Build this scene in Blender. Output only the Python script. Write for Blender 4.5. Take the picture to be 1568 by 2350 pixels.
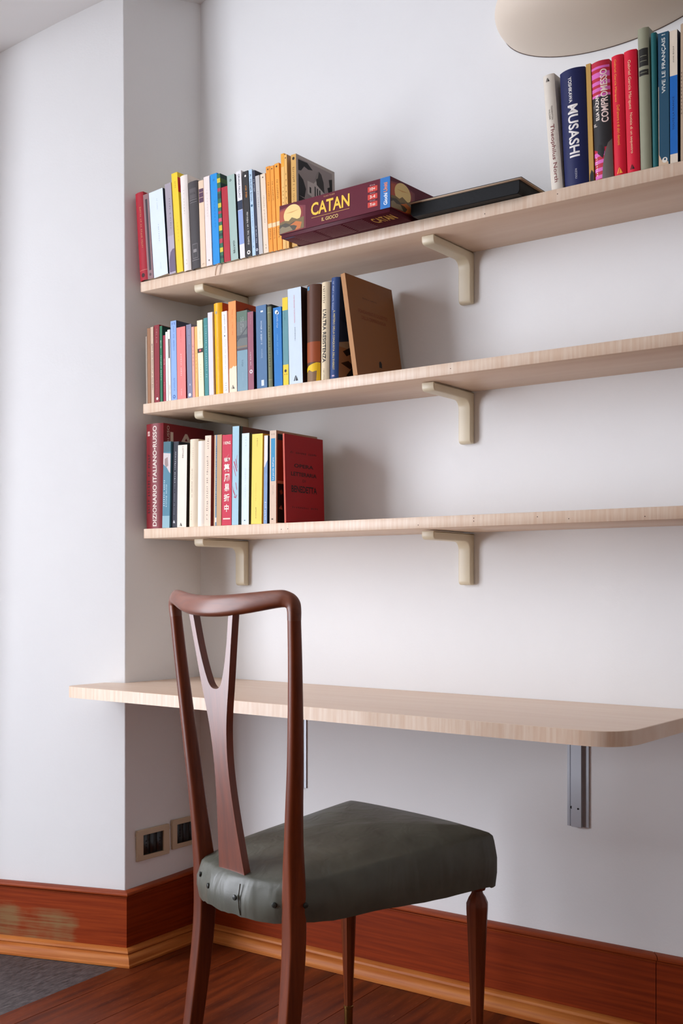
import bpy, bmesh, math, random
from mathutils import Vector, Matrix

# ---------------------------------------------------------------- clear
for o in list(bpy.data.objects):
    bpy.data.objects.remove(o, do_unlink=True)
SC = bpy.context.scene
COL = SC.collection
random.seed(7)

# ---------------------------------------------------------------- camera
# metres; x runs along the back wall (right = +), y towards the back wall, z up
EYE = 0.97          # camera height
YAW = 0.6337        # the view is turned left of the wall's normal
FOC = 2640.0        # focal length in pixels of the 1568 x 2350 frame
HOR = 1349.8        # row of the horizon
cam_data = bpy.data.cameras.new('camera')
cam = bpy.data.objects.new('camera', cam_data)
COL.objects.link(cam)
cam.location = (0, 0, EYE)
cam.rotation_euler = (math.pi / 2, 0, YAW)
cam_data.sensor_fit = 'VERTICAL'
cam_data.sensor_height = 36.0
cam_data.sensor_width = 36.0
cam_data.lens = 36.0 * FOC / 2350.0
cam_data.shift_y = (HOR - 1175.0) / 2350.0
cam_data.clip_start = 0.05
cam_data.dof.use_dof = False
SC.camera = cam

# ---------------------------------------------------------------- world, daylight, exposure
world = bpy.data.worlds.new('sky')
SC.world = world
world.use_nodes = True
bg = world.node_tree.nodes['Background']
bg.inputs['Color'].default_value = (0.87, 0.905, 1.0, 1)
bg.inputs['Strength'].default_value = 11.8

WIN_X = -3.45
WIN_Y0, WIN_Y1, WIN_Z0, WIN_Z1 = -1.05, 0.95, 0.14, 2.58
portal_data = bpy.data.lights.new('window_portal', 'AREA')
portal_data.shape = 'RECTANGLE'
portal_data.size = WIN_Z1 - WIN_Z0
portal_data.size_y = WIN_Y1 - WIN_Y0
portal_data.cycles.is_portal = True
portal = bpy.data.objects.new('window_portal', portal_data)
COL.objects.link(portal)
portal.location = (WIN_X - 0.02, (WIN_Y0 + WIN_Y1) / 2, (WIN_Z0 + WIN_Z1) / 2)
portal.rotation_euler = (0, -math.pi / 2, 0)

SC.view_settings.view_transform = 'Standard'
SC.view_settings.look = 'None'
SC.view_settings.gamma = 1.0
SC.view_settings.use_curve_mapping = False
SC.view_settings.exposure = 0.0

# ---------------------------------------------------------------- helpers
def lin(hexs):
    hexs = hexs.lstrip('#')
    out = []
    for i in (0, 2, 4):
        v = int(hexs[i:i + 2], 16) / 255.0
        out.append(v / 12.92 if v <= 0.04045 else ((v + 0.055) / 1.055) ** 2.4)
    return (out[0], out[1], out[2], 1.0)

MATS = {}
def new_mat(name):
    m = bpy.data.materials.new(name)
    m.use_nodes = True
    nt = m.node_tree
    return m, nt, nt.nodes['Principled BSDF']

def plain(name, hexs, rough=0.5, var=0.06, scale=30.0, bump=0.0, bscale=200.0, metal=0.0, coat=0.0, spec=0.5):
    """procedural plain material: colour with a slight cloudy variation and optional fine relief"""
    key = (name, hexs, rough, var, scale, bump, metal, coat)
    if key in MATS:
        return MATS[key]
    m, nt, b = new_mat(name)
    n, l = nt.nodes, nt.links
    c = lin(hexs)
    tc = n.new('ShaderNodeTexCoord')
    nz = n.new('ShaderNodeTexNoise'); nz.inputs['Scale'].default_value = scale; nz.inputs['Detail'].default_value = 4
    l.new(tc.outputs['Object'], nz.inputs['Vector'])
    mx = n.new('ShaderNodeMix'); mx.data_type = 'RGBA'
    mx.inputs[6].default_value = tuple(max(0, v * (1 - var)) for v in c[:3]) + (1,)
    mx.inputs[7].default_value = tuple(min(1, v * (1 + var)) for v in c[:3]) + (1,)
    l.new(nz.outputs['Fac'], mx.inputs[0])
    l.new(mx.outputs[2], b.inputs['Base Color'])
    b.inputs['Roughness'].default_value = rough
    b.inputs['Metallic'].default_value = metal
    b.inputs['Coat Weight'].default_value = coat
    b.inputs['Coat Roughness'].default_value = 0.15
    b.inputs['Specular IOR Level'].default_value = spec
    if bump > 0:
        nb = n.new('ShaderNodeTexNoise'); nb.inputs['Scale'].default_value = bscale; nb.inputs['Detail'].default_value = 5
        l.new(tc.outputs['Object'], nb.inputs['Vector'])
        bp = n.new('ShaderNodeBump'); bp.inputs['Strength'].default_value = bump; bp.inputs['Distance'].default_value = 0.002
        l.new(nb.outputs['Fac'], bp.inputs['Height'])
        l.new(bp.outputs['Normal'], b.inputs['Normal'])
    MATS[key] = m
    return m

def wood(name, dark, light, axis, fine=60.0, stretch=14.0, rough=0.4, coat=0.0, bump=0.08, contrast=(0.3, 0.7), spec=0.5, crough=0.15):
    """wood grain: noise stretched along one local axis"""
    m, nt, b = new_mat(name)
    n, l = nt.nodes, nt.links
    tc = n.new('ShaderNodeTexCoord')
    mp = n.new('ShaderNodeMapping')
    sc = [fine, fine, fine]; sc[axis] = fine / stretch
    mp.inputs['Scale'].default_value = sc
    l.new(tc.outputs['Object'], mp.inputs['Vector'])
    nz = n.new('ShaderNodeTexNoise'); nz.inputs['Scale'].default_value = 1.0; nz.inputs['Detail'].default_value = 6; nz.inputs['Roughness'].default_value = 0.6
    l.new(mp.outputs['Vector'], nz.inputs['Vector'])
    n2 = n.new('ShaderNodeTexNoise'); n2.inputs['Scale'].default_value = 0.12; n2.inputs['Detail'].default_value = 3
    l.new(mp.outputs['Vector'], n2.inputs['Vector'])
    ad = n.new('ShaderNodeMath'); ad.operation = 'ADD'
    h1 = n.new('ShaderNodeMath'); h1.operation = 'MULTIPLY'; h1.inputs[1].default_value = 0.65
    h2 = n.new('ShaderNodeMath'); h2.operation = 'MULTIPLY'; h2.inputs[1].default_value = 0.35
    l.new(nz.outputs['Fac'], h1.inputs[0]); l.new(n2.outputs['Fac'], h2.inputs[0])
    l.new(h1.outputs[0], ad.inputs[0]); l.new(h2.outputs[0], ad.inputs[1])
    cr = n.new('ShaderNodeValToRGB')
    cr.color_ramp.elements[0].position = contrast[0]; cr.color_ramp.elements[0].color = lin(dark)
    cr.color_ramp.elements[1].position = contrast[1]; cr.color_ramp.elements[1].color = lin(light)
    l.new(ad.outputs[0], cr.inputs[0])
    l.new(cr.outputs['Color'], b.inputs['Base Color'])
    b.inputs['Roughness'].default_value = rough
    b.inputs['Coat Weight'].default_value = coat
    b.inputs['Coat Roughness'].default_value = crough
    b.inputs['Specular IOR Level'].default_value = spec
    bp = n.new('ShaderNodeBump'); bp.inputs['Strength'].default_value = bump; bp.inputs['Distance'].default_value = 0.001
    l.new(nz.outputs['Fac'], bp.inputs['Height'])
    l.new(bp.outputs['Normal'], b.inputs['Normal'])
    return m

def mesh_obj(name, verts, faces, mat, parent=None, smooth=False, loc=None):
    me = bpy.data.meshes.new(name)
    me.from_pydata([tuple(v) for v in verts], [], faces)
    me.update()
    return link_mesh(name, me, mat, parent, smooth, loc)

def link_mesh(name, me, mat, parent=None, smooth=False, loc=None):
    o = bpy.data.objects.new(name, me)
    COL.objects.link(o)
    if mat is not None and len(me.materials) == 0:
        me.materials.append(mat)
    if parent is not None:
        o.parent = parent
    if loc is not None:
        o.location = loc
    if smooth:
        me.polygons.foreach_set('use_smooth', [True] * len(me.polygons))
        me.update()
    return o

def fix_normals(me):
    bm = bmesh.new(); bm.from_mesh(me)
    bmesh.ops.recalc_face_normals(bm, faces=bm.faces)
    bm.to_mesh(me); bm.free()

def auto_smooth(o, angle=40):
    me = o.data
    me.polygons.foreach_set('use_smooth', [True] * len(me.polygons))
    bm = bmesh.new(); bm.from_mesh(me)
    bmesh.ops.recalc_face_normals(bm, faces=bm.faces)
    for e in bm.edges:
        if len(e.link_faces) == 2:
            e.smooth = e.calc_face_angle(0) < math.radians(angle)
    bm.to_mesh(me); bm.free()
    return o

def box_bm(bm, x0, x1, y0, y1, z0, z1):
    vs = [bm.verts.new(p) for p in ((x0, y0, z0), (x1, y0, z0), (x1, y1, z0), (x0, y1, z0), (x0, y0, z1), (x1, y0, z1), (x1, y1, z1), (x0, y1, z1))]
    for f in ((0, 3, 2, 1), (4, 5, 6, 7), (0, 1, 5, 4), (1, 2, 6, 5), (2, 3, 7, 6), (3, 0, 4, 7)):
        bm.faces.new([vs[i] for i in f])
    return vs

def box(name, x0, x1, y0, y1, z0, z1, mat, parent=None, bevel=0.0, seg=2):
    bm = bmesh.new()
    box_bm(bm, x0, x1, y0, y1, z0, z1)
    if bevel > 0:
        bmesh.ops.bevel(bm, geom=list(bm.edges), offset=bevel, segments=seg, affect='EDGES', profile=0.5)
    me = bpy.data.meshes.new(name)
    bm.to_mesh(me); bm.free()
    o = link_mesh(name, me, mat, parent)
    if bevel > 0:
        auto_smooth(o, 50)
    return o

def extrude_poly(name, pts, axis, a0, a1, mat, parent=None, bevel=0.0, seg=2, smooth_angle=40):
    """polygon pts (two coords) extruded along axis ('x','y','z') between a0 and a1"""
    bm = bmesh.new()
    def P(p, a):
        if axis == 'x': return (a, p[0], p[1])
        if axis == 'y': return (p[0], a, p[1])
        return (p[0], p[1], a)
    v0 = [bm.verts.new(P(p, a0)) for p in pts]
    v1 = [bm.verts.new(P(p, a1)) for p in pts]
    n = len(pts)
    f0 = bm.faces.new(v0); f1 = bm.faces.new(list(reversed(v1)))
    for i in range(n):
        bm.faces.new((v0[i], v1[i], v1[(i + 1) % n], v0[(i + 1) % n]))
    bmesh.ops.recalc_face_normals(bm, faces=bm.faces)
    if bevel > 0:
        es = [e for e in bm.edges if (e in f0.edges or e in f1.edges)]
        bmesh.ops.bevel(bm, geom=es, offset=bevel, segments=seg, affect='EDGES', profile=0.5)
    bmesh.ops.triangulate(bm, faces=[f for f in bm.faces if len(f.verts) > 4])
    me = bpy.data.meshes.new(name)
    bm.to_mesh(me); bm.free()
    o = link_mesh(name, me, mat, parent)
    auto_smooth(o, smooth_angle)
    return o

def round_poly(pts, radii, seg=8):
    """2-D polygon with rounded corners"""
    out = []
    n = len(pts)
    for i in range(n):
        p = Vector(pts[i]); a = Vector(pts[i - 1]); b = Vector(pts[(i + 1) % n])
        r = radii[i] if isinstance(radii, (list, tuple)) else radii
        if r <= 0:
            out.append((p.x, p.y)); continue
        u = (a - p).normalized(); v = (b - p).normalized()
        ang = u.angle(v)
        d = r / math.tan(ang / 2)
        p1 = p + u * d; p2 = p + v * d
        for k in range(seg + 1):
            t = k / seg
            q = (1 - t) ** 2 * p1 + 2 * t * (1 - t) * p + t * t * p2
            out.append((q.x, q.y))
    return out

def lathe(name, prof, mat, parent=None, seg=24, smooth=True, loc=None):
    """profile [(r, z)...] turned about z"""
    vs, fs = [], []
    for r, z in prof:
        for k in range(seg):
            a = 2 * math.pi * k / seg
            vs.append((r * math.cos(a), r * math.sin(a), z))
    for i in range(len(prof) - 1):
        for k in range(seg):
            k2 = (k + 1) % seg
            fs.append((i * seg + k, i * seg + k2, (i + 1) * seg + k2, (i + 1) * seg + k))
    fs.append(tuple(reversed(range(seg))))
    fs.append(tuple(range((len(prof) - 1) * seg, len(prof) * seg)))
    o = mesh_obj(name, vs, fs, mat, parent, loc=loc)
    if smooth:
        auto_smooth(o, 45)
    return o

def spline(pts, n):
    """Catmull-Rom through points of any dimension, n samples per span"""
    P = [Vector(p) for p in pts]
    out = []
    for i in range(len(P) - 1):
        p0 = P[i - 1] if i > 0 else P[i] * 2 - P[i + 1]
        p1, p2 = P[i], P[i + 1]
        p3 = P[i + 2] if i + 2 < len(P) else P[i + 1] * 2 - P[i]
        for k in range(n):
            t = k / n
            out.append(0.5 * ((2 * p1) + (p2 - p0) * t + (2 * p0 - 5 * p1 + 4 * p2 - p3) * t * t + (3 * p1 - p0 - 3 * p2 + p3) * t ** 3))
    out.append(P[-1].copy())
    return out

def sweep(name, path, dims, ref, mat, parent=None, power=2.6, seg=20, angle=40):
    """superellipse cross-section (half sizes dims[i] = along side, along ref) swept along path"""
    vs, fs = [], []
    n = len(path)
    ref = Vector(ref)
    for i, p in enumerate(path):
        t = (path[min(i + 1, n - 1)] - path[max(i - 1, 0)]).normalized()
        b = (ref - t * ref.dot(t)).normalized()
        s = t.cross(b).normalized()
        hs, hb = dims[i]
        for k in range(seg):
            a = 2 * math.pi * k / seg
            ca, sa = math.cos(a), math.sin(a)
            x = math.copysign(abs(ca) ** (2 / power), ca) * hs
            y = math.copysign(abs(sa) ** (2 / power), sa) * hb
            vs.append(p + s * x + b * y)
    for i in range(n - 1):
        for k in range(seg):
            k2 = (k + 1) % seg
            fs.append((i * seg + k, i * seg + k2, (i + 1) * seg + k2, (i + 1) * seg + k))
    fs.append(tuple(range(seg))); fs.append(tuple(range((n - 1) * seg, n * seg)))
    o = mesh_obj(name, vs, fs, mat, parent)
    auto_smooth(o, angle)
    return o

def empty(name, loc=(0, 0, 0), rot=(0, 0, 0)):
    o = bpy.data.objects.new(name, None)
    COL.objects.link(o)
    o.location = loc; o.rotation_euler = rot
    o.empty_display_size = 0.05
    return o

def tag(o, label, cat, group=None):
    o['label'] = label; o['category'] = cat
    if group: o['group'] = group
    return o

def struct(o):
    o['kind'] = 'structure'
    return o

def disc(name, r, depth, mat, parent, loc, rot, seg=16):
    """small flat stud, axis = local z before rot"""
    o = lathe(name, [(r * 0.5, depth), (r * 0.86, depth * 0.8), (r, depth * 0.3), (r, 0)][::-1], mat, parent, seg=seg)
    o.location = loc; o.rotation_euler = rot
    return o

# ================================================================ STRUCTURE
YW = 2.378                      # back wall
XS = -2.2413                    # side wall of the niche
RAY = 1.0707
def corner_y(z):                # the projecting corner leans back a little with height
    return 2.075 + 0.034 * z
def side_x(y, z):               # niche side wall, between the corner and the back wall
    yc = corner_y(z); xc = -RAY * yc
    return xc + (XS - xc) * (y - yc) / (YW - yc)
PC = (-RAY * corner_y(0.1), corner_y(0.1))   # projecting corner of the left wall near the floor
PL = (-2.70, PC[1] - 0.33 * 0.475)   # left end of the angled wall face
ZC = 2.66                       # ceiling
XR, YB = 2.4, -4.2              # right wall, rear wall
WT = 0.12

def plaster():
    m, nt, b = new_mat('white_plaster')
    n, l = nt.nodes, nt.links
    tc = n.new('ShaderNodeTexCoord')
    nz = n.new('ShaderNodeTexNoise'); nz.inputs['Scale'].default_value = 3.0; nz.inputs['Detail'].default_value = 5
    l.new(tc.outputs['Object'], nz.inputs['Vector'])
    mx = n.new('ShaderNodeMix'); mx.data_type = 'RGBA'
    mx.inputs[6].default_value = lin('eaeaea'); mx.inputs[7].default_value = lin('f1f1f0')
    l.new(nz.outputs['Fac'], mx.inputs[0]); l.new(mx.outputs[2], b.inputs['Base Color'])
    b.inputs['Roughness'].default_value = 0.85
    b.inputs['Specular IOR Level'].default_value = 0.25
    a = n.new('ShaderNodeTexNoise'); a.inputs['Scale'].default_value = 160; a.inputs['Detail'].default_value = 6; a.inputs['Roughness'].default_value = 0.6
    c = n.new('ShaderNodeTexNoise'); c.inputs['Scale'].default_value = 9; c.inputs['Detail'].default_value = 4
    l.new(tc.outputs['Object'], a.inputs['Vector']); l.new(tc.outputs['Object'], c.inputs['Vector'])
    b1 = n.new('ShaderNodeBump'); b1.inputs['Strength'].default_value = 0.16; b1.inputs['Distance'].default_value = 0.002
    b2 = n.new('ShaderNodeBump'); b2.inputs['Strength'].default_value = 0.12; b2.inputs['Distance'].default_value = 0.01
    l.new(c.outputs['Fac'], b2.inputs['Height']); l.new(a.outputs['Fac'], b1.inputs['Height'])
    l.new(b2.outputs['Normal'], b1.inputs['Normal']); l.new(b1.outputs['Normal'], b.inputs['Normal'])
    return m
M_WALL = plaster()
M_CEIL = plain('ceiling_paint', 'f2f1f0', 0.9, 0.02, 4)

def prism(name, pts, z0, z1, mat, parent=None):
    o = extrude_poly(name, pts, 'z', z0, z1, mat, parent, smooth_angle=20)
    return o

# walls: solid prisms seen in plan
struct(prism('wall_back', [(XS - WT, YW), (XR + WT, YW), (XR + WT, YW + WT), (XS - WT, YW + WT)], -0.05, ZC, M_WALL))
# the wall face left of the niche: its edge to the niche is slightly soft, and it leans a little at the top
def niche_block():
    bm = bmesh.new()
    ret = (PL[0] - 0.01, PL[1] - 0.13)
    levels = [(-0.05, 0.0), (0.35, 0.0), (0.7, 0.0), (1.1, 0.0), (1.45, 0.0), (1.75, -0.001), (2.10, -0.004), (ZC, -0.009)]
    rings = []
    for z, dx in levels:
        yc = corner_y(z); sh = yc - PC[1]
        pts = round_poly([(XS - WT, YW), (PL[0] - 0.85, YW), (PL[0] - 0.85, ret[1] + sh), (ret[0], ret[1] + sh), (PL[0], PL[1] + sh), (-RAY * yc + dx, yc), (XS, YW - 0.0)],
                         [0, 0, 0, 0.02, 0.012, 0.005, 0], 4)
        rings.append([bm.verts.new((x, y, z)) for x, y in pts])
    n = len(rings[0])
    for a, b in zip(rings, rings[1:]):
        for i in range(n):
            bm.faces.new((a[i], a[(i + 1) % n], b[(i + 1) % n], b[i]))
    bm.faces.new(rings[0]); bm.faces.new(rings[-1])
    bmesh.ops.recalc_face_normals(bm, faces=bm.faces)
    me = bpy.data.meshes.new('wall_niche'); bm.to_mesh(me); bm.free()
    o = link_mesh('wall_niche', me, M_WALL)
    auto_smooth(o, 25)
    return o
struct(niche_block())
M_WALL2 = plain('warm_paint', 'c6bbac', 0.9, 0.05, 3)
struct(prism('wall_right', [(XR, YB), (XR + WT, YB), (XR + WT, YW), (XR, YW)], -0.05, ZC, M_WALL2))
struct(prism('wall_rear', [(WIN_X - WT, YB - WT), (XR + WT, YB - WT), (XR + WT, YB), (WIN_X - WT, YB)], -0.05, ZC, M_WALL2))

# left wall with the tall window opening
def left_wall():
    bm = bmesh.new()
    x0, x1 = WIN_X - WT, WIN_X
    ye = PL[1] - 0.13
    box_bm(bm, x0, x1, YB, WIN_Y0, -0.05, ZC)
    box_bm(bm, x0, x1, WIN_Y1, ye, -0.05, ZC)
    box_bm(bm, x0, x1, WIN_Y0, WIN_Y1, -0.05, WIN_Z0)
    box_bm(bm, x0, x1, WIN_Y0, WIN_Y1, WIN_Z1, ZC)
    me = bpy.data.meshes.new('wall_left'); bm.to_mesh(me); bm.free()
    return struct(link_mesh('wall_left', me, M_WALL))
left_wall()
M_WFRAME = plain('window_paint', 'e8e4dd', 0.4, 0.03)
def window():
    w = struct(empty('window_1', (WIN_X - 0.06, (WIN_Y0 + WIN_Y1) / 2, WIN_Z0)))
    hw, hz = (WIN_Y1 - WIN_Y0) / 2, WIN_Z1 - WIN_Z0
    bm = bmesh.new()
    t = 0.05
    for a in ((-hw, -hw + t, 0, hz), (hw - t, hw, 0, hz), (-hw + t, hw - t, 0, t), (-hw + t, hw - t, hz - t, hz), (-0.035, 0.035, t, hz - t)):
        box_bm(bm, -0.025, 0.025, a[0], a[1], a[2], a[3])
    me = bpy.data.meshes.new('window_frame'); bm.to_mesh(me); bm.free()
    link_mesh('window_frame', me, M_WFRAME, w)
    return w
window()

# ceiling: flat, with a shallow vault coming down over the left wall face
def ceiling():
    vs, fs = [], []
    xs = [WIN_X - WT, -3.2, -3.0, -2.85, -2.7, -2.6, -2.5, -2.4, -2.3, -2.24, -2.15, -2.05, XR + WT]
    ys = [YB - WT, 0.6, 1.2, 1.5, 1.7, 1.9, 2.1, YW + WT]
    def zz(x, y):
        t = max(0.0, min(1.0, (-2.05 - x) / 0.75)) ** 1.3
        s = max(0.0, min(1.0, (y - 0.6) / 1.3))
        s = s * s * (3 - 2 * s)
        return ZC - 0.26 * t * s
    for y in ys:
        for x in xs: vs.append((x, y, zz(x, y)))
    nx = len(xs)
    for j in range(len(ys) - 1):
        for i in range(nx - 1):
            a = j * nx + i
            fs.append((a, a + 1, a + nx + 1, a + nx))
    m = len(vs)
    for x, y, z in list(vs): vs.append((x, y, ZC + 0.1))
    for j in range(len(ys) - 1):
        for i in range(nx - 1):
            a = m + j * nx + i
            fs.append((a + nx, a + nx + 1, a + 1, a))
    o = mesh_obj('ceiling', vs, fs, M_CEIL, smooth=True)
    return struct(o)
ceiling()

# ---------------------------------------------------------------- floor: boards over a dark base, stone slab at the left
M_BASE = plain('dark_gap', '1a0d08', 0.9)
def floor_wood(i, tone):
    m, nt, b = new_mat('floor_wood')
    n, l = nt.nodes, nt.links
    tc = n.new('ShaderNodeTexCoord')
    mp = n.new('ShaderNodeMapping'); mp.inputs['Scale'].default_value = (38, 3.2, 30); mp.inputs['Location'].default_value = (i * 3.7, i * 1.9, 0)
    l.new(tc.outputs['Object'], mp.inputs['Vector'])
    nz = n.new('ShaderNodeTexNoise'); nz.inputs['Scale'].default_value = 1.0; nz.inputs['Detail'].default_value = 7
    l.new(mp.outputs['Vector'], nz.inputs['Vector'])
    cr = n.new('ShaderNodeValToRGB')
    e = cr.color_ramp.elements
    e[0].position = 0.3; e[0].color = tuple(v * tone for v in lin('4c1c0c')[:3]) + (1,)
    e[1].position = 0.72; e[1].color = tuple(v * tone for v in lin('873a16')[:3]) + (1,)
    l.new(nz.outputs['Fac'], cr.inputs[0])
    # worn pale scratches along the boards
    m2 = n.new('ShaderNodeMapping'); m2.inputs['Scale'].default_value = (260, 30, 30); m2.inputs['Location'].default_value = (i * 9.1, 0, 0)
    l.new(tc.outputs['Object'], m2.inputs['Vector'])
    sc = n.new('ShaderNodeTexNoise'); sc.inputs['Scale'].default_value = 1.0; sc.inputs['Detail'].default_value = 4
    l.new(m2.outputs['Vector'], sc.inputs['Vector'])
    sr = n.new('ShaderNodeValToRGB'); sr.color_ramp.elements[0].position = 0.62; sr.color_ramp.elements[1].position = 0.78
    sr.color_ramp.elements[1].color = (0.45, 0.45, 0.45, 1)
    l.new(sc.outputs['Fac'], sr.inputs[0])
    mx = n.new('ShaderNodeMix'); mx.data_type = 'RGBA'
    l.new(sr.outputs['Color'], mx.inputs[0]); l.new(cr.outputs['Color'], mx.inputs[6]); mx.inputs[7].default_value = lin('a8694a')
    l.new(mx.outputs[2], b.inputs['Base Color'])
    b.inputs['Roughness'].default_value = 0.42
    b.inputs['Specular IOR Level'].default_value = 0.16
    bp = n.new('ShaderNodeBump'); bp.inputs['Strength'].default_value = 0.15; bp.inputs['Distance'].default_value = 0.001
    l.new(sc.outputs['Fac'], bp.inputs['Height']); l.new(bp.outputs['Normal'], b.inputs['Normal'])
    return m
floor = struct(box('floor', WIN_X - WT, XR + WT, YB - WT, YW + WT, -0.06, -0.012, M_BASE))
PLANK_ROT = math.atan2(0.0836, 0.9965)      # boards run towards the wall, turned a little
def floor_boards():
    c, s = math.cos(PLANK_ROT), math.sin(PLANK_ROT)
    seams = [-2.027, -1.960, -1.81, -1.66, -1.525]
    while seams[-1] < 2.0: seams.append(seams[-1] + 0.14)
    mats = [floor_wood(i, t) for i, t in enumerate((0.88, 0.76, 0.95, 0.82))]
    for i in range(len(seams) - 1):
        w0, w1 = seams[i], seams[i + 1]
        # board along local y, clipped by the room in length
        g = 0.0004
        cx = (w0 + w1) / 2
        hw = (w1 - w0) / 2 - g
        y0, y1 = (YB - 0.03 - cx * s) / c, (YW + 0.03 - cx * s) / c
        bm = bmesh.new()
        box_bm(bm, -hw, hw, y0, y1, -0.012, -0.0002 * ((i * 7) % 3))
        bmesh.ops.bevel(bm, geom=[e for e in bm.edges if all(v.co.z > -0.01 for v in e.verts)], offset=0.0006, segments=1, affect='EDGES')
        me = bpy.data.meshes.new('plank'); bm.to_mesh(me); bm.free()
        o = link_mesh('plank', me, mats[i % 4] if i else mats[1], floor)
        o.location = (cx * c, cx * s, 0)
        o.rotation_euler = (0, 0, PLANK_ROT)
    # stone slab left of the border board
    m, nt, b = new_mat('grey_stone')
    n, l = nt.nodes, nt.links
    tc = n.new('ShaderNodeTexCoord')
    mp = n.new('ShaderNodeMapping'); mp.inputs['Scale'].default_value = (120, 26, 60)
    l.new(tc.outputs['Object'], mp.inputs['Vector'])
    nz = n.new('ShaderNodeTexNoise'); nz.inputs['Scale'].default_value = 1; nz.inputs['Detail'].default_value = 8; nz.inputs['Roughness'].default_value = 0.7
    l.new(mp.outputs['Vector'], nz.inputs['Vector'])
    cr = n.new('ShaderNodeValToRGB')
    e = cr.color_ramp.elements
    e[0].position = 0.35; e[0].color = lin('211c1b'); e[1].position = 0.75; e[1].color = lin('6a605f')
    l.new(nz.outputs['Fac'], cr.inputs[0]); l.new(cr.outputs['Color'], b.inputs['Base Color'])
    b.inputs['Roughness'].default_value = 0.6
    w1 = seams[0] - 0.001
    w0 = -3.9
    bm = bmesh.new()
    box_bm(bm, w0, w1, YB - 0.4, YW + 0.05, -0.012, -0.0008)
    me = bpy.data.meshes.new('stone_slab'); bm.to_mesh(me); bm.free()
    o = link_mesh('stone_slab', me, m, floor)
    o.rotation_euler = (0, 0, PLANK_ROT)
floor_boards()

# ---------------------------------------------------------------- baseboards: board, cap moulding, shoe moulding
def bb_wood(name, dark, light, rough, worn=False):
    m, nt, b = new_mat(name)
    n, l = nt.nodes, nt.links
    tc = n.new('ShaderNodeTexCoord')
    mp = n.new('ShaderNodeMapping'); mp.inputs['Scale'].default_value = (5, 5, 160)
    l.new(tc.outputs['Object'], mp.inputs['Vector'])
    nz = n.new('ShaderNodeTexNoise'); nz.inputs['Scale'].default_value = 1; nz.inputs['Detail'].default_value = 6
    l.new(mp.outputs['Vector'], nz.inputs['Vector'])
    cr = n.new('ShaderNodeValToRGB'); e = cr.color_ramp.elements
    e[0].position = 0.3; e[0].color = lin(dark); e[1].position = 0.7; e[1].color = lin(light)
    l.new(nz.outputs['Fac'], cr.inputs[0])
    col = cr.outputs['Color']
    if worn:
        # a patch where the varnish is rubbed off, over the left part of the board
        sx = n.new('ShaderNodeSeparateXYZ'); l.new(tc.outputs['Object'], sx.inputs[0])
        mr = n.new('ShaderNodeMapRange'); mr.inputs['From Min'].default_value = -2.31; mr.inputs['From Max'].default_value = -2.36
        l.new(sx.outputs['X'], mr.inputs['Value'])
        mz = n.new('ShaderNodeMapRange'); mz.inputs['From Min'].default_value = 0.160; mz.inputs['From Max'].default_value = 0.10
        l.new(sx.outputs['Z'], mz.inputs['Value'])
        w = n.new('ShaderNodeTexNoise'); w.inputs['Scale'].default_value = 9; w.inputs['Detail'].default_value = 5
        l.new(tc.outputs['Object'], w.inputs['Vector'])
        mm = n.new('ShaderNodeMath'); mm.operation = 'MULTIPLY'; l.new(mr.outputs[0], mm.inputs[0]); l.new(mz.outputs[0], mm.inputs[1])
        m3 = n.new('ShaderNodeMath'); m3.operation = 'MULTIPLY'; l.new(mm.outputs[0], m3.inputs[0]); l.new(w.outputs['Fac'], m3.inputs[1])
        m4 = n.new('ShaderNodeMath'); m4.operation = 'MULTIPLY'; l.new(m3.outputs[0], m4.inputs[0]); l.new(nz.outputs['Fac'], m4.inputs[1])
        rr = n.new('ShaderNodeValToRGB'); rr.color_ramp.elements[0].position = 0.15; rr.color_ramp.elements[1].position = 0.30
        l.new(m4.outputs[0], rr.inputs[0])
        mx = n.new('ShaderNodeMix'); mx.data_type = 'RGBA'
        l.new(rr.outputs['Color'], mx.inputs[0]); l.new(col, mx.inputs[6]); mx.inputs[7].default_value = lin('8c6844')
        col = mx.outputs[2]
    l.new(col, b.inputs['Base Color'])
    b.inputs['Roughness'].default_value = rough
    b.inputs['Specular IOR Level'].default_value = 0.16
    bp = n.new('ShaderNodeBump'); bp.inputs['Strength'].default_value = 0.1; bp.inputs['Distance'].default_value = 0.001
    l.new(nz.outputs['Fac'], bp.inputs['Height']); l.new(bp.outputs['Normal'], b.inputs['Normal'])
    return m
M_BB = bb_wood('baseboard_wood', '732609', '8f3510', 0.42)
M_BBW = bb_wood('baseboard_wood_worn', '7d2b0b', '9a3d14', 0.45, True)
M_CAP = bb_wood('cap_wood', '7c3011', '9c441b', 0.4)
M_SHOE = bb_wood('shoe_wood', 'a85a26', 'c4793c', 0.42)

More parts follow.
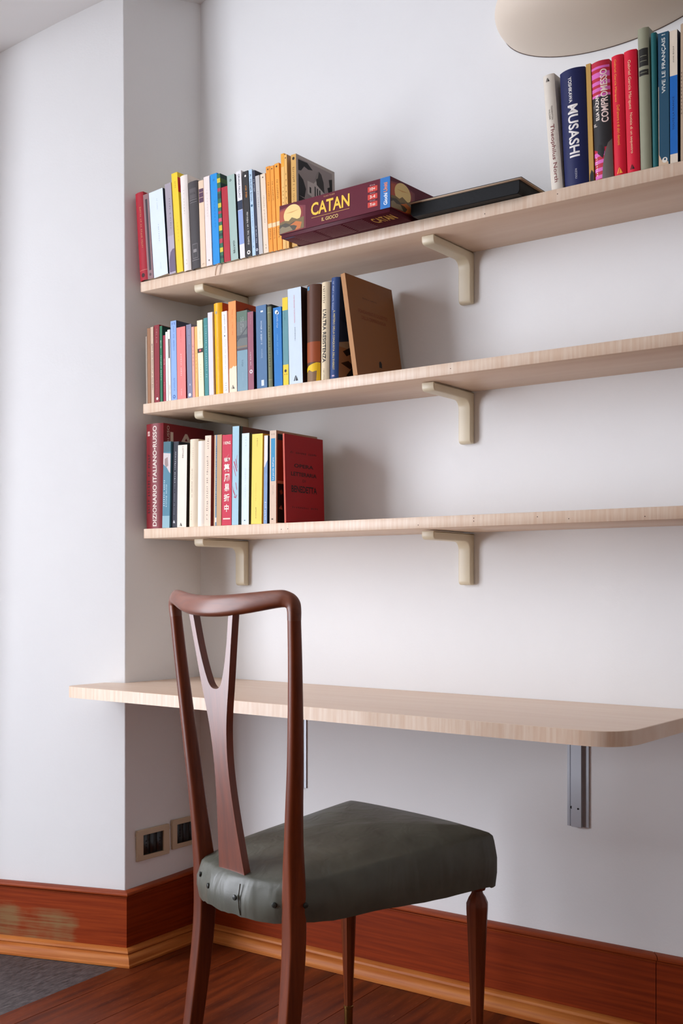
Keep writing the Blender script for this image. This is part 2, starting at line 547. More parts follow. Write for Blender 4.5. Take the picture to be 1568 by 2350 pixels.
RET = (PL[0] - 0.01, PL[1] - 0.13)          # short return left of the angled face
PLAN = [Vector((WIN_X, RET[1])), Vector(RET), Vector(PL), Vector(PC), Vector((XS, YW)), Vector((XR, YW))]
def offset_plan(d):
    """plan polyline moved d into the room, with mitred corners"""
    nrm = []
    for a, b in zip(PLAN, PLAN[1:]):
        t = (b - a).normalized()
        nrm.append(Vector((t.y, -t.x)))
    out = [PLAN[0] + nrm[0] * d]
    for i in range(1, len(PLAN) - 1):
        n0, n1 = nrm[i - 1], nrm[i]
        k = d / (1 + n0.dot(n1))
        out.append(PLAN[i] + (n0 + n1) * k)
    out.append(PLAN[-1] + nrm[-1] * d)
    return out
def strip(name, prof, i, mat, parent, t0=0.0, t1=1.0, zs=(1, 1)):
    """moulding: profile [(depth, z)] along plan span i; t0..t1 part of the span"""
    vs, fs = [], []
    n = len(prof)
    A, B = [], []
    for d, z in prof:
        pl = offset_plan(d)
        a, b = pl[i], pl[i + 1]
        p0, p1 = a.lerp(b, t0), a.lerp(b, t1)
        A.append((p0.x, p0.y, z * zs[0])); B.append((p1.x, p1.y, z * zs[1]))
    vs = A + B
    for k in range(n):
        k2 = (k + 1) % n
        fs.append((k, k2, n + k2, n + k))
    fs.append(tuple(range(n))); fs.append(tuple(range(n, 2 * n)))
    o = mesh_obj(name, vs, fs, mat, parent)
    auto_smooth(o, 35)
    return o
BOARD = [(0.001, 0.0), (0.018, 0.0), (0.018, 0.177), (0.001, 0.177)]
CAP = [(0.001, 0.1775), (0.0195, 0.1775), (0.0205, 0.1800), (0.0195, 0.1815), (0.0225, 0.1825), (0.0255, 0.1860), (0.0255, 0.1890), (0.0225, 0.1930), (0.016, 0.1950), (0.001, 0.1950)]
SHOE = [(0.0185, 0.0005), (0.052, 0.0005), (0.052, 0.0060), (0.049, 0.0085), (0.0475, 0.0160), (0.043, 0.0235), (0.036, 0.0275), (0.0315, 0.0283), (0.0315, 0.0300), (0.0345, 0.0312), (0.0325, 0.0360), (0.0250, 0.0405), (0.0185, 0.0410)]
for nm, spans in (('baseboard_left', [(0, [(0, 1)], (0.945, 0.945), M_BB), (1, [(0, 1)], (0.945, 0.945), M_BB), (2, [(0, 1)], (0.945, 0.945), M_BBW)]),
                  ('baseboard_side', [(3, [(0, 1)], (0.945, 0.985), M_BB)]),
                  ('baseboard_back', [(4, [(0.0, 0.2845), (0.2849, 1.0)], (0.985, 1.0), M_BB)])):
    root = struct(empty(nm, (0, 0, 0)))
    for i, parts, zs, bmat in spans:
        for t0, t1 in parts:
            za = zs[0] + (zs[1] - zs[0]) * t0; zb = zs[0] + (zs[1] - zs[0]) * t1
            strip('board', BOARD, i, bmat, root, t0, t1, (za, zb))
            strip('cap_moulding', CAP, i, M_CAP, root, t0, t1, (za, zb))
        strip('shoe_moulding', SHOE, i, M_SHOE, root)

# ================================================================ SHELVES, BRACKETS, DESK
def maple(name, axis, dark='d2b095', light='e4ccb4', fine=26.0, stretch=16.0):
    return wood(name, dark, light, axis, fine=fine, stretch=stretch, rough=0.42, bump=0.03, contrast=(0.25, 0.75), spec=0.45)
M_MAPLE = maple('maple_laminate', 0)
def edge_band():
    """front edging: fine upright figure, a few brown flecks and pin holes"""
    m, nt, b = new_mat('maple_edge')
    n, l = nt.nodes, nt.links
    tc = n.new('ShaderNodeTexCoord')
    mp = n.new('ShaderNodeMapping'); mp.inputs['Scale'].default_value = (150, 12, 10)
    l.new(tc.outputs['Object'], mp.inputs['Vector'])
    nz = n.new('ShaderNodeTexNoise'); nz.inputs['Scale'].default_value = 1; nz.inputs['Detail'].default_value = 4
    l.new(mp.outputs['Vector'], nz.inputs['Vector'])
    m2 = n.new('ShaderNodeMapping'); m2.inputs['Scale'].default_value = (14, 2, 2)
    l.new(tc.outputs['Object'], m2.inputs['Vector'])
    n2 = n.new('ShaderNodeTexNoise'); n2.inputs['Scale'].default_value = 1; n2.inputs['Detail'].default_value = 3
    l.new(m2.outputs['Vector'], n2.inputs['Vector'])
    cr = n.new('ShaderNodeValToRGB'); e = cr.color_ramp.elements
    e[0].position = 0.28; e[0].color = lin('d9b99d'); e[1].position = 0.68; e[1].color = lin('e6d0ba')
    l.new(nz.outputs['Fac'], cr.inputs[0])
    fr = n.new('ShaderNodeValToRGB'); fr.color_ramp.elements[0].position = 0.70; fr.color_ramp.elements[1].position = 0.80
    fr.color_ramp.elements[1].color = (0.5, 0.5, 0.5, 1)
    l.new(n2.outputs['Fac'], fr.inputs[0])
    mx = n.new('ShaderNodeMix'); mx.data_type = 'RGBA'
    l.new(fr.outputs['Color'], mx.inputs[0]); l.new(cr.outputs['Color'], mx.inputs[6]); mx.inputs[7].default_value = lin('b58a66')
    l.new(mx.outputs[2], b.inputs['Base Color'])
    b.inputs['Roughness'].default_value = 0.4
    b.inputs['Specular IOR Level'].default_value = 0.5
    return m
M_EDGE = edge_band()
M_CREAM = plain('cream_plastic', 'd9ccb0', 0.38, 0.02, 20, spec=0.5)
M_PINHOLE = plain('pin_hole', '4a342a', 0.9)

SHELVES = {'top': (2.168, 1.7640, 1.7910), 'mid': (2.156, 1.4345, 1.4605), 'low': (2.145, 1.1015, 1.1270)}
SHELF_X1 = -0.45
SLABEL = {'top': 'pale maple shelf carrying the red game box, highest of the three',
          'mid': 'pale maple shelf between the other two, with a brown book leaning at its row end',
          'low': 'pale maple shelf directly above the desk, lowest of the three'}
for key, (yf, zb, zt) in SHELVES.items():
    xl = {'top': -2.262, 'mid': -2.240, 'low': -2.226}[key]
    r = tag(empty('wall_shelf', (xl, YW, zb)), SLABEL[key], 'shelf', 'maple wall shelves')
    L = SHELF_X1 - xl
    D = YW - yf
    box('board', 0, L, -D + 0.0015, -0.0005, 0, zt - zb, M_MAPLE, r, bevel=0.0008, seg=1)
    box('edge_band', 0, L, -D, -D + 0.0014, 0.0003, zt - zb - 0.0003, M_EDGE, r, bevel=0.0004, seg=1)
    # pin holes in the edging
    rnd = random.Random(hash(key) % 7 + len(key))
    spots = {'top': [(1.22, .6), (1.05, .3)], 'mid': [(0.95, .5)], 'low': [(0.47, .4), (0.49, .42), (0.86, .3), (1.0, .45), (1.0, .7), (1.15, .6), (1.22, .35), (1.38, .3)]}[key]
    for sx, sz in spots:
        h = lathe('pin_hole', [(0.0011, 0), (0.0011, 0.0004)], M_PINHOLE, r, seg=8)
        h.location = (sx, -D + 0.0002, (zt - zb) * sz); h.rotation_euler = (math.pi / 2, 0, 0)

def bracket(x1, zt, label):
    w = 0.033
    r = tag(empty('shelf_bracket', (x1 - w / 2, YW, zt - 0.122)), label, 'bracket', 'cream shelf brackets')
    t = 0.0195
    # side profile in (y, z), origin at the wall and at the foot of the upright
    H_, L_ = 0.1215, 0.182
    pts = round_poly([(-0.0006, 0.0), (-t, 0.0), (-t, H_ - t), (-L_, H_ - t), (-L_, H_), (-0.0006, H_)],
                     [0.003, 0.011, 0.024, 0.012, 0.002, 0.002], 7)
    extrude_poly('arm', pts, 'x', -w / 2, w / 2, M_CREAM, r, bevel=0.0028, seg=3, smooth_angle=50)
    # dark rubber backing strip against the wall
    return r
for key, dz in (('top', 0.0006), ('mid', 0.0016), ('low', 0.0022)):
    zb = SHELVES[key][1]
    nm = {'top': 'under the highest shelf', 'mid': 'under the middle shelf', 'low': 'under the lowest shelf'}[key]
    bracket(-2.060, zb - dz, 'cream L-shaped bracket %s, beside the niche corner' % nm)
    bracket(-1.357, zb - dz, 'cream L-shaped bracket %s, away from the niche corner on open wall' % nm)

# ---------------------------------------------------------------- desk: wall-hung top
DT, DB = 0.7180, 0.6895
def desk():
    r = tag(empty('wall_desk', (-1.4, YW, DB)), 'long pale maple wall-hung desk top with rounded corners', 'desk')
    ox, oy = -1.4, YW
    P = [(-2.297, 1.938), (-0.797, 1.914), (-0.797, YW - 0.001), (XS + 0.001, YW - 0.001), (-RAY * corner_y(0.7) + 0.001, corner_y(0.7) - 0.001), (-2.297, corner_y(0.7) - 0.026)]
    P = [(x - ox, y - oy) for x, y in P]
    R = [0.035, 0.085, 0, 0, 0, 0]
    top = round_poly(P, R, 14)
    h = DT - DB
    o = extrude_poly('desk_top', top, 'z', 0.0002, h, maple('maple_desk', 0, 'd8b9a0', 'e8d2bd'), r, bevel=0.0008, seg=1, smooth_angle=30)
    # edging strip following the visible outline
    out = round_poly([P[5], P[0], P[1], P[2]], [0, 0.035, 0.085, 0], 14)
    pts = [Vector((x, y, 0)) for x, y in out]
    vs, fs = [], []
    for i, p in enumerate(pts):
        t = (pts[min(i + 1, len(pts) - 1)] - pts[max(i - 1, 0)]).normalized()
        nrm = Vector((t.y, -t.x, 0))
        q = p + nrm * 0.0012
        p = p + nrm * 0.0001
        vs += [(p.x, p.y, 0.0004), (q.x, q.y, 0.0004), (q.x, q.y, h - 0.0006), (p.x, p.y, h - 0.0006)]
    for i in range(len(pts) - 1):
        for k in range(4):
            k2 = (k + 1) % 4
            fs.append((i * 4 + k, i * 4 + k2, i * 4 + 4 + k2, i * 4 + 4 + k))
    fs.append((0, 1, 2, 3)); fs.append(tuple(range(len(vs) - 4, len(vs))))
    e = mesh_obj('edge_band', vs, fs, M_EDGE, r)
    auto_smooth(e, 30)
    # the top hangs a few millimetres lower towards its free end
    r.rotation_euler = (0, 0.0040, 0)
    return r
desk()

M_ALU = plain('aluminium', 'b6b8be', 0.45, 0.03, 60, metal=0.55)
M_HOLE = plain('hole_dark', '0c0b0b', 0.8)
M_SCREW = plain('screw_steel', 'c4c4c6', 0.25, 0.03, metal=1.0)
def rail(x1, zbot, label, screw):
    """upright aluminium channel under the desk: flanges and a raised rib"""
    w = 0.051
    ztop = DB - 0.004
    r = tag(empty('desk_rail', (x1 - w / 2, YW, zbot)), label, 'rail', 'aluminium rails under the desk')
    h = ztop - zbot
    hw = w / 2
    pts = [(-hw, -0.0005), (-hw, -0.004), (-hw + 0.006, -0.004), (-hw + 0.0075, -0.0025), (-hw + 0.014, -0.0025), (-hw + 0.0143, -0.012),
           (hw - 0.0143, -0.012), (hw - 0.014, -0.0025), (hw - 0.0075, -0.0025), (hw - 0.006, -0.004), (hw, -0.004), (hw, -0.0005)]
    extrude_poly('channel', pts, 'z', 0, h, M_ALU, r, bevel=0.0004, seg=1, smooth_angle=20)
    for sx, y in ((-hw + 0.0092, -0.0026), (0.004, -0.0121)):
        lab = disc('screw' if screw else 'screw_hole', 0.0032 if sx < 0 else 0.0022, 0.0012, M_SCREW if screw else M_HOLE, r, (sx, y, 0.041), (math.pi / 2, 0, 0))
    # support arm reaching forward beneath the top
    bm = bmesh.new()
    box_bm(bm, -0.012, 0.012, -0.30, -0.0225, h - 0.03, h - 0.001)
    me = bpy.data.meshes.new('support_arm'); bm.to_mesh(me); bm.free()
    return r
rail(-1.066, 0.4395, 'grey aluminium rail under the rounded free end of the desk', False)
rail(-1.860, 0.4455, 'grey aluminium rail with a steel screw, half hidden by the chair post', True)

# ---------------------------------------------------------------- two socket plates on the niche side wall
M_PLATE = plain('ivory_plate', 'c9b394', 0.45, 0.03, 30)
M_BLK = plain('black_module', '14171a', 0.3, 0.1, 50)
def socket(y0, y1, z0, z1, label):
    ym = (y0 + y1) / 2
    r = tag(empty('socket_plate', (side_x(ym, z0 + 0.04), ym, z0), (0, 0, -math.atan2(side_x(YW, 0.3) - side_x(2.1, 0.3), YW - 2.1))), label, 'socket', 'socket plates on the niche wall')
    hy, hz = (y1 - y0) / 2, z1 - z0
    iy, iz0, iz1 = 0.0385, hz * 0.15, hz * 0.84
    # frame: four bars
    bm = bmesh.new()
    for a in ((-hy, hy, 0, iz0), (-hy, hy, iz1, hz), (-hy, -iy, iz0, iz1), (iy, hy, iz0, iz1)):
        box_bm(bm, 0.0005, 0.0085, a[0], a[1], a[2], a[3])
    bmesh.ops.remove_doubles(bm, verts=bm.verts, dist=1e-5)
    me = bpy.data.meshes.new('plate'); bm.to_mesh(me); bm.free()
    o = link_mesh('plate', me, M_PLATE, r)
    bv = o.modifiers.new('bevel', 'BEVEL'); bv.width = 0.0015; bv.segments = 2; bv.limit_method = 'ANGLE'
    box('module_frame', 0.0006, 0.0030, -iy, iy, iz0, iz1, M_BLK, r)
    w = 2 * iy / 3
    for k in range(3):
        c = -iy + w * (k + 0.5)
        mod = box('socket_module', 0.003, 0.0052, c - w / 2 + 0.0008, c + w / 2 - 0.0008, iz0 + 0.002, iz1 - 0.002, M_BLK, r, bevel=0.0006, seg=1)
        if k != 1:
            for zz in (0.35, 0.5, 0.65):
                h = lathe('contact_hole', [(0.0024, 0), (0.0024, 0.0003)], M_HOLE, mod, seg=10)
                h.location = (0.0052, c, iz0 + (iz1 - iz0) * zz); h.rotation_euler = (0, math.pi / 2, 0)
    return r
socket(2.122, 2.243, 0.249, 0.330, 'ivory socket plate with black modules, nearer the projecting wall corner')
socket(2.256, 2.371, 0.256, 0.336, 'ivory socket plate with black modules, half behind the chair post')

# ---------------------------------------------------------------- wall lamp: plaster uplighter bowl
M_LAMP = plain('lamp_plaster', 'dccdbb', 0.55, 0.02, 8, bump=0.05, bscale=60)
def wall_lamp():
    a, b, p, zc = 0.266, 0.105, 0.215, 0.105
    r = tag(empty('wall_lamp', (-1.012, YW, 2.2591 - 0.105)), 'large cream bowl-shaped wall lamp above the shelf end', 'lamp')
    nt_, np_ = 64, 30
    top = math.asin(0.62)
    vs, fs = [], []
    def pt(k, th, ph):
        return (k[0] * math.cos(th) * math.cos(ph), -k[1] * math.sin(th) * math.cos(ph) - 0.0004, zc + k[2] * math.sin(ph))
    for sh in ((a, p, b), (a - 0.006, p - 0.006, b - 0.006)):
        for j in range(np_ + 1):
            ph = -math.pi / 2 + (top + math.pi / 2) * j / np_
            for i in range(nt_ + 1):
                vs.append(pt(sh, math.pi * i / nt_, ph))
    w = nt_ + 1
    m = (np_ + 1) * w
    for j in range(np_):
        for i in range(nt_):
            q = j * w + i
            fs.append((q, q + 1, q + w + 1, q + w))
            fs.append((m + q + w, m + q + w + 1, m + q + 1, m + q))
    for i in range(nt_):
        q = np_ * w + i
        fs.append((q, q + 1, m + q + 1, m + q))
    o = mesh_obj('bowl', vs, fs, M_LAMP, r)
    auto_smooth(o, 50)
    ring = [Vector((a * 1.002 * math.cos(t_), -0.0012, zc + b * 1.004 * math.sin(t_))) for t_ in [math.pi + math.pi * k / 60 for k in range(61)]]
    sweep('contact_shade_line', ring, [(0.0011, 0.0009)] * 61, (0, -1, 0), plain('contact_shade_brown', '5a4a42', 0.8), r, power=2, seg=6)  # thin dark line standing in for the shade where bowl meets wall
    box('back_plate', -0.06, 0.06, -0.014, -0.0005, 0.07, 0.15, plain('lamp_metal', 'b9b2a6', 0.4, 0.03, metal=0.6), r, bevel=0.002)
    bulb = lathe('bulb', [(0.004, 0.0), (0.013, 0.004), (0.013, 0.02), (0.022, 0.04), (0.026, 0.058), (0.02, 0.078), (0.006, 0.086)], plain('bulb_glass', 'e9e7e0', 0.2, 0.01), r)
    bulb.location = (0, -0.075, 0.075)
    box('bulb_arm', -0.007, 0.007, -0.085, -0.013, 0.066, 0.0748, plain('lamp_metal', 'b9b2a6', 0.4, 0.03, metal=0.6), r, bevel=0.002)
    return r
wall_lamp()

# ================================================================ CHAIR
M_CHAIR = wood('chair_mahogany', '451b0d', '7e3a1a', 2, fine=90.0, stretch=18.0, rough=0.40, spec=0.17, coat=0.2, bump=0.04, contrast=(0.25, 0.75), crough=0.20)
M_SPLAT = wood('chair_splat_wood', '4a1d0c', '80391a', 2, fine=90.0, stretch=18.0, rough=0.36, spec=0.5, coat=0.6, bump=0.03, contrast=(0.25, 0.75), crough=0.28)
M_RAIL = wood('chair_rail_wood', '52220e', '84421e', 0, fine=90.0, stretch=14.0, rough=0.40, spec=0.35, coat=0.22, bump=0.04, contrast=(0.25, 0.75), crough=0.20)
def leather():
    """leatherette: fine grain, soft creases, slight wear"""
    m, nt, b = new_mat('olive_leatherette')
    n, l = nt.nodes, nt.links
    tc = n.new('ShaderNodeTexCoord')
    nz = n.new('ShaderNodeTexNoise'); nz.inputs['Scale'].default_value = 14; nz.inputs['Detail'].default_value = 5
    l.new(tc.outputs['Object'], nz.inputs['Vector'])
    cr = n.new('ShaderNodeValToRGB'); e = cr.color_ramp.elements
    e[0].position = 0.3; e[0].color = lin('43433a'); e[1].position = 0.72; e[1].color = lin('55564b')
    l.new(nz.outputs['Fac'], cr.inputs[0]); l.new(cr.outputs['Color'], b.inputs['Base Color'])
    b.inputs['Roughness'].default_value = 0.40
    b.inputs['Specular IOR Level'].default_value = 0.5
    mp = n.new('ShaderNodeMapping'); mp.inputs['Scale'].default_value = (22, 22, 7)
    l.new(tc.outputs['Object'], mp.inputs['Vector'])
    wr = n.new('ShaderNodeTexNoise'); wr.inputs['Scale'].default_value = 1.0; wr.inputs['Detail'].default_value = 2; wr.inputs['Distortion'].default_value = 0.6
    l.new(mp.outputs['Vector'], wr.inputs['Vector'])
    gr = n.new('ShaderNodeTexNoise'); gr.inputs['Scale'].default_value = 480; gr.inputs['Detail'].default_value = 3
    l.new(tc.outputs['Object'], gr.inputs['Vector'])
    b1 = n.new('ShaderNodeBump'); b1.inputs['Strength'].default_value = 0.35; b1.inputs['Distance'].default_value = 0.012
    b2 = n.new('ShaderNodeBump'); b2.inputs['Strength'].default_value = 0.12; b2.inputs['Distance'].default_value = 0.001
    l.new(wr.outputs['Fac'], b1.inputs['Height']); l.new(gr.outputs['Fac'], b2.inputs['Height'])
    l.new(b1.outputs['Normal'], b2.inputs['Normal']); l.new(b2.outputs['Normal'], b.inputs['Normal'])
    return m
M_LEATHER = leather()
M_STUD = plain('dark_stud', '20241f', 0.35, 0.05)
M_BRASS = plain('brass', '8a6a3a', 0.35, 0.1, 40, metal=1.0)
def chair():
    r = tag(empty('dining_chair', (-1.3952, 1.6063, 0), (0, 0, math.radians(-13.86))), 'mahogany chair with forked back splat and dark olive upholstered seat', 'chair')
    # --- rear posts: leg below the seat, back post above it
    for sx in (-1, 1):
        P = [(0.150, -0.046, 0.0), (0.1465, -0.021, 0.16), (0.1425, -0.003, 0.32), (0.1425, -0.0015, 0.42), (0.1475, -0.006, 0.50), (0.1560, -0.0115, 0.58), (0.1680, -0.018, 0.68), (0.1820, -0.029, 0.82), (0.1895, -0.0370, 0.918)]
        Dm = [(0.0125, 0.0135), (0.0145, 0.016), (0.0155, 0.0175), (0.0155, 0.0185), (0.0145, 0.0175), (0.0132, 0.0155), (0.0120, 0.0140), (0.0107, 0.0122), (0.0102, 0.0110)]
        path = spline([(sx * x, y, z) for x, y, z in P], 6)
        dims = [tuple(v) for v in spline(Dm, 6)]
        # square below the seat, softening to an oval above
        n = len(path)
        vs, fs = [], []
        seg = 24
        for i, p in enumerate(path):
            t = (path[min(i + 1, n - 1)] - path[max(i - 1, 0)]).normalized()
            bdir = Vector((0, -1, 0)); bdir = (bdir - t * bdir.dot(t)).normalized()
            s = t.cross(bdir)
            k = max(0.0, min(1.0, (p.z - 0.36) / 0.16))
            pw = 7.0 + (2.7 - 7.0) * k
            for q in range(seg):
                a = 2 * math.pi * (q + 0.5) / seg
                ca, sa = math.cos(a), math.sin(a)
                x = math.copysign(abs(ca) ** (2 / pw), ca) * dims[i][0]
                y = math.copysign(abs(sa) ** (2 / pw), sa) * dims[i][1]
                vs.append(p + s * x + bdir * y)
        for i in range(n - 1):
            for q in range(seg):
                q2 = (q + 1) % seg
                fs.append((i * seg + q, i * seg + q2, (i + 1) * seg + q2, (i + 1) * seg + q))
        fs.append(tuple(range(seg))); fs.append(tuple(range((n - 1) * seg, n * seg)))
        o = mesh_obj('rear_post', vs, fs, M_CHAIR, r)
        auto_smooth(o, 38)
    # --- top rail: bowed backwards, turning down into the posts at both ends
    P = [(-0.1893, -0.0368, 0.9155), (-0.1905, -0.0380, 0.932), (-0.188, -0.0395, 0.9435), (-0.178, -0.0430, 0.9505), (-0.160, -0.0500, 0.9515), (-0.10, -0.0700, 0.9440), (-0.05, -0.0805, 0.9395), (0, -0.0840, 0.9380)]
    P = P + [(-x, y, z) for x, y, z in reversed(P[:-1])]
    Dm = [(0.0105, 0.0113), (0.0110, 0.0116), (0.0125, 0.0118), (0.0140, 0.0120), (0.0152, 0.0120), (0.0180, 0.0114), (0.0192, 0.0110), (0.0195, 0.0110)]
    Dm = Dm + list(reversed(Dm[:-1]))
    sweep('top_rail', spline(P, 6), [tuple(v) for v in spline(Dm, 6)], (0, -1, 0.28), M_RAIL, r, power=2.7, seg=24, angle=60)
    # --- forked splat, a shaped board
    prof = [(0.449, 0.0415), (0.50, 0.0350), (0.56, 0.0280), (0.62, 0.0232), (0.67, 0.0228), (0.72, 0.0275), (0.765, 0.0365), (0.79, 0.0425), (0.83, 0.0512), (0.87, 0.0595), (0.926, 0.0715)]
    inner = [(0.7885, 0.0), (0.7892, 0.007), (0.7930, 0.0145), (0.803, 0.0222), (0.83, 0.0335), (0.87, 0.0455), (0.926, 0.0578)]
    def ctr(z):
        t = (z - 0.449) / (0.926 - 0.449)
        return -0.028 - 0.047 * t - 0.004 * math.sin(math.pi * t)
    op = spline([(w, z) for z, w in prof], 5)
    ip = spline([(w, z) for z, w in inner], 5)
    def interp(tab, z):
        if z <= tab[0][0]: return tab[0][1]
        for (z0, w0), (z1, w1) in zip(tab, tab[1:]):
            if z <= z1: return w0 + (w1 - w0) * (z - z0) / (z1 - z0)
        return tab[-1][1]
    ot = [(p.y, p.x) for p in op]; it = [(p.y, p.x) for p in ip]
    zc = inner[0][0]
    zs_ = [0.449 + (zc - 0.449) * i / 26 for i in range(27)] + [p.y for p in ip[1:]]
    cols = 5
    th = 0.0072
    vs, fs = [], []
    idx = {}
    def vid(side, i, j, face):
        z = zs_[i]; w0 = interp(it, z) if z > zc else 0.0; w1 = interp(ot, z)
        x = (w0 + (w1 - w0) * j / cols) * side
        if z <= zc + 1e-9 and j == 0: side = 0
        k = (side, i, j, face)
        if k not in idx:
            idx[k] = len(vs)
            vs.append((x, ctr(z) + (-th if face == 0 else th), z))
        return idx[k]
    nz_ = len(zs_)
    ic = 26
    for side in (1, -1):
        for i in range(nz_ - 1):
            for j in range(cols):
                for face in (0, 1):
                    fs.append((vid(side, i, j, face), vid(side, i, j + 1, face), vid(side, i + 1, j + 1, face), vid(side, i + 1, j, face)))
            fs.append((vid(side, i, cols, 0), vid(side, i, cols, 1), vid(side, i + 1, cols, 1), vid(side, i + 1, cols, 0)))
            if i >= ic:
                fs.append((vid(side, i, 0, 0), vid(side, i + 1, 0, 0), vid(side, i + 1, 0, 1), vid(side, i, 0, 1)))
        for j in range(cols):
            for i in (0, nz_ - 1):
                fs.append((vid(side, i, j, 0), vid(side, i, j + 1, 0), vid(side, i, j + 1, 1), vid(side, i, j, 1)))
    o = mesh_obj('splat', vs, fs, M_SPLAT, r)
    auto_smooth(o, 40)
    bv = o.modifiers.new('bevel', 'BEVEL'); bv.width = 0.0016; bv.segments = 2; bv.limit_method = 'ANGLE'; bv.angle_limit = 0.8
    # --- upholstered seat
    outline = [(-0.150, -0.004), (-0.136, -0.0185), (-0.092, -0.037), (-0.045, -0.048), (0.0, -0.051), (0.045, -0.047), (0.090, -0.034), (0.132, -0.0140), (0.150, -0.004),
               (0.158, 0.03), (0.172, 0.12), (0.188, 0.24), (0.203, 0.34), (0.2125, 0.412), (0.2135, 0.430), (0.207, 0.4405), (0.15, 0.447), (0.07, 0.451), (0, 0.452)]
    outline = outline + [(-x, y) for x, y in reversed(outline[9:-1])]
    ring = [(p.x, p.y) for p in spline(outline + [outline[0]], 4)[:-1]]
    n = len(ring)
    cx, cy = 0.0, 0.215
    def ztop(x, y):
        return 0.453 + 0.040 * max(0, min(1, y / 0.40)) ** 0.9
    vs, fs = [], []
    rnd = random.Random(3)
    wob = [rnd.uniform(-1, 1) for _ in range(n)]
    wob = [(wob[i - 2] + wob[i - 1] + wob[i] + wob[(i + 1) % n]) / 4 for i in range(n)]
    def fold(i, x, y):
        return 0.0022 * math.sin(i * 0.9) * math.sin(i * 0.37 + 1.0)
    layers = [('b', -0.006, 0.0), ('b', 0.0, 0.0), ('s', 0.004, 0.30), ('s', 0.004, 0.62), ('s', 0.0005, 0.85), ('s', -0.0015, 0.97), ('t', 0.005, 0.0015), ('t', 0.012, 0.007), ('t', 0.026, 0.0115)]
    for kind, inset, f in layers:
        for i, (x, y) in enumerate(ring):
            d = Vector((x - cx, y - cy)); L = d.length; d.normalize()
            zt = ztop(x, y) - 0.012
            zb = 0.382 + 0.005 * max(0, min(1, y / 0.4)) + 0.006 * wob[i]
            if kind == 'b':
                q = (x + d.x * inset, y + d.y * inset, zb + (0.004 if inset < 0 else 0))
            elif kind == 's':
                q = (x + d.x * (inset + fold(i, x, y)), y + d.y * (inset + fold(i, x, y)), zb + (zt - zb) * f)
            else:
                q = (x - d.x * inset, y - d.y * inset, zt + 0.006 + f)
            vs.append(q)
    inner_steps = [0.80, 0.62, 0.44, 0.26, 0.1]
    for k in inner_steps:
        for i, (x, y) in enumerate(ring):
            d = Vector((x - cx, y - cy)); L = d.length
            s_ = k
            px, py = cx + d.x * s_, cy + d.y * s_
            vs.append((px, py, ztop(px, py) + 0.006 + 0.024 * (1 - k * k) ** 0.9))
    nl = len(layers) + len(inner_steps)
    for j in range(nl - 1):
        for i in range(n):
            i2 = (i + 1) % n
            fs.append((j * n + i, j * n + i2, (j + 1) * n + i2, (j + 1) * n + i))
    fs.append(tuple(range((nl - 1) * n, nl * n)))
    fs.append(tuple(range(n)))
    o = mesh_obj('seat', vs, fs, M_LEATHER, r)
    auto_smooth(o, 75)
    # studs and fold seams on the rear face
    def rear_y(x):
        t = x / 0.132
        return -0.0545 + 0.0365 * t * t
    for x, z in ((-0.106, 0.428), (-0.052, 0.420), (0.038, 0.417), (0.120, 0.416)):
        y = rear_y(x) - 0.003
        ang = math.atan2(0.0365 * 2 * x / 0.132 ** 2, 1)
        disc('stud', 0.0052, 0.003, M_STUD, o, (x, y, z), (math.pi / 2, 0, ang))
    disc('stud', 0.0052, 0.003, M_STUD, o, (0.1625, 0.0085, 0.418), (math.pi / 2, 0, math.radians(80)))
    for x in (0.046,):
        y = rear_y(x) - 0.0022
        sweep('fold_seam', [Vector((x, y + 0.004, 0.386)), Vector((x, y + 0.001, 0.40)), Vector((x, y, 0.42)), Vector((x, y + 0.004, 0.442))], [(0.0007, 0.0012)] * 4, (0, -1, 0), M_LEATHER, o, power=2, seg=8)
    # --- front legs: turned neck, faceted taper, brass shoe
    for sx in (-1, 1):
        top = 0.392
        prof = [(0.0095, 0.052), (0.0118, 0.12), (0.0155, 0.22), (0.0192, 0.31), (0.0212, 0.348), (0.0212, 0.360), (0.0165, 0.371), (0.0118, 0.378), (0.0105, 0.383), (0.0165, 0.386), (0.0175, top)]
        leg = lathe('front_leg', prof, M_CHAIR, r, seg=10, smooth=False)
        auto_smooth(leg, 24)
        leg.location = (sx * 0.1935, 0.407, 0)
        leg.rotation_euler = (0, 0, 0.3)
        lathe('brass_shoe', [(0.0078, 0.0), (0.0088, 0.004), (0.0096, 0.047), (0.0108, 0.048), (0.0108, 0.053), (0.0094, 0.054)], M_BRASS, leg, seg=20)
    return r
chair()

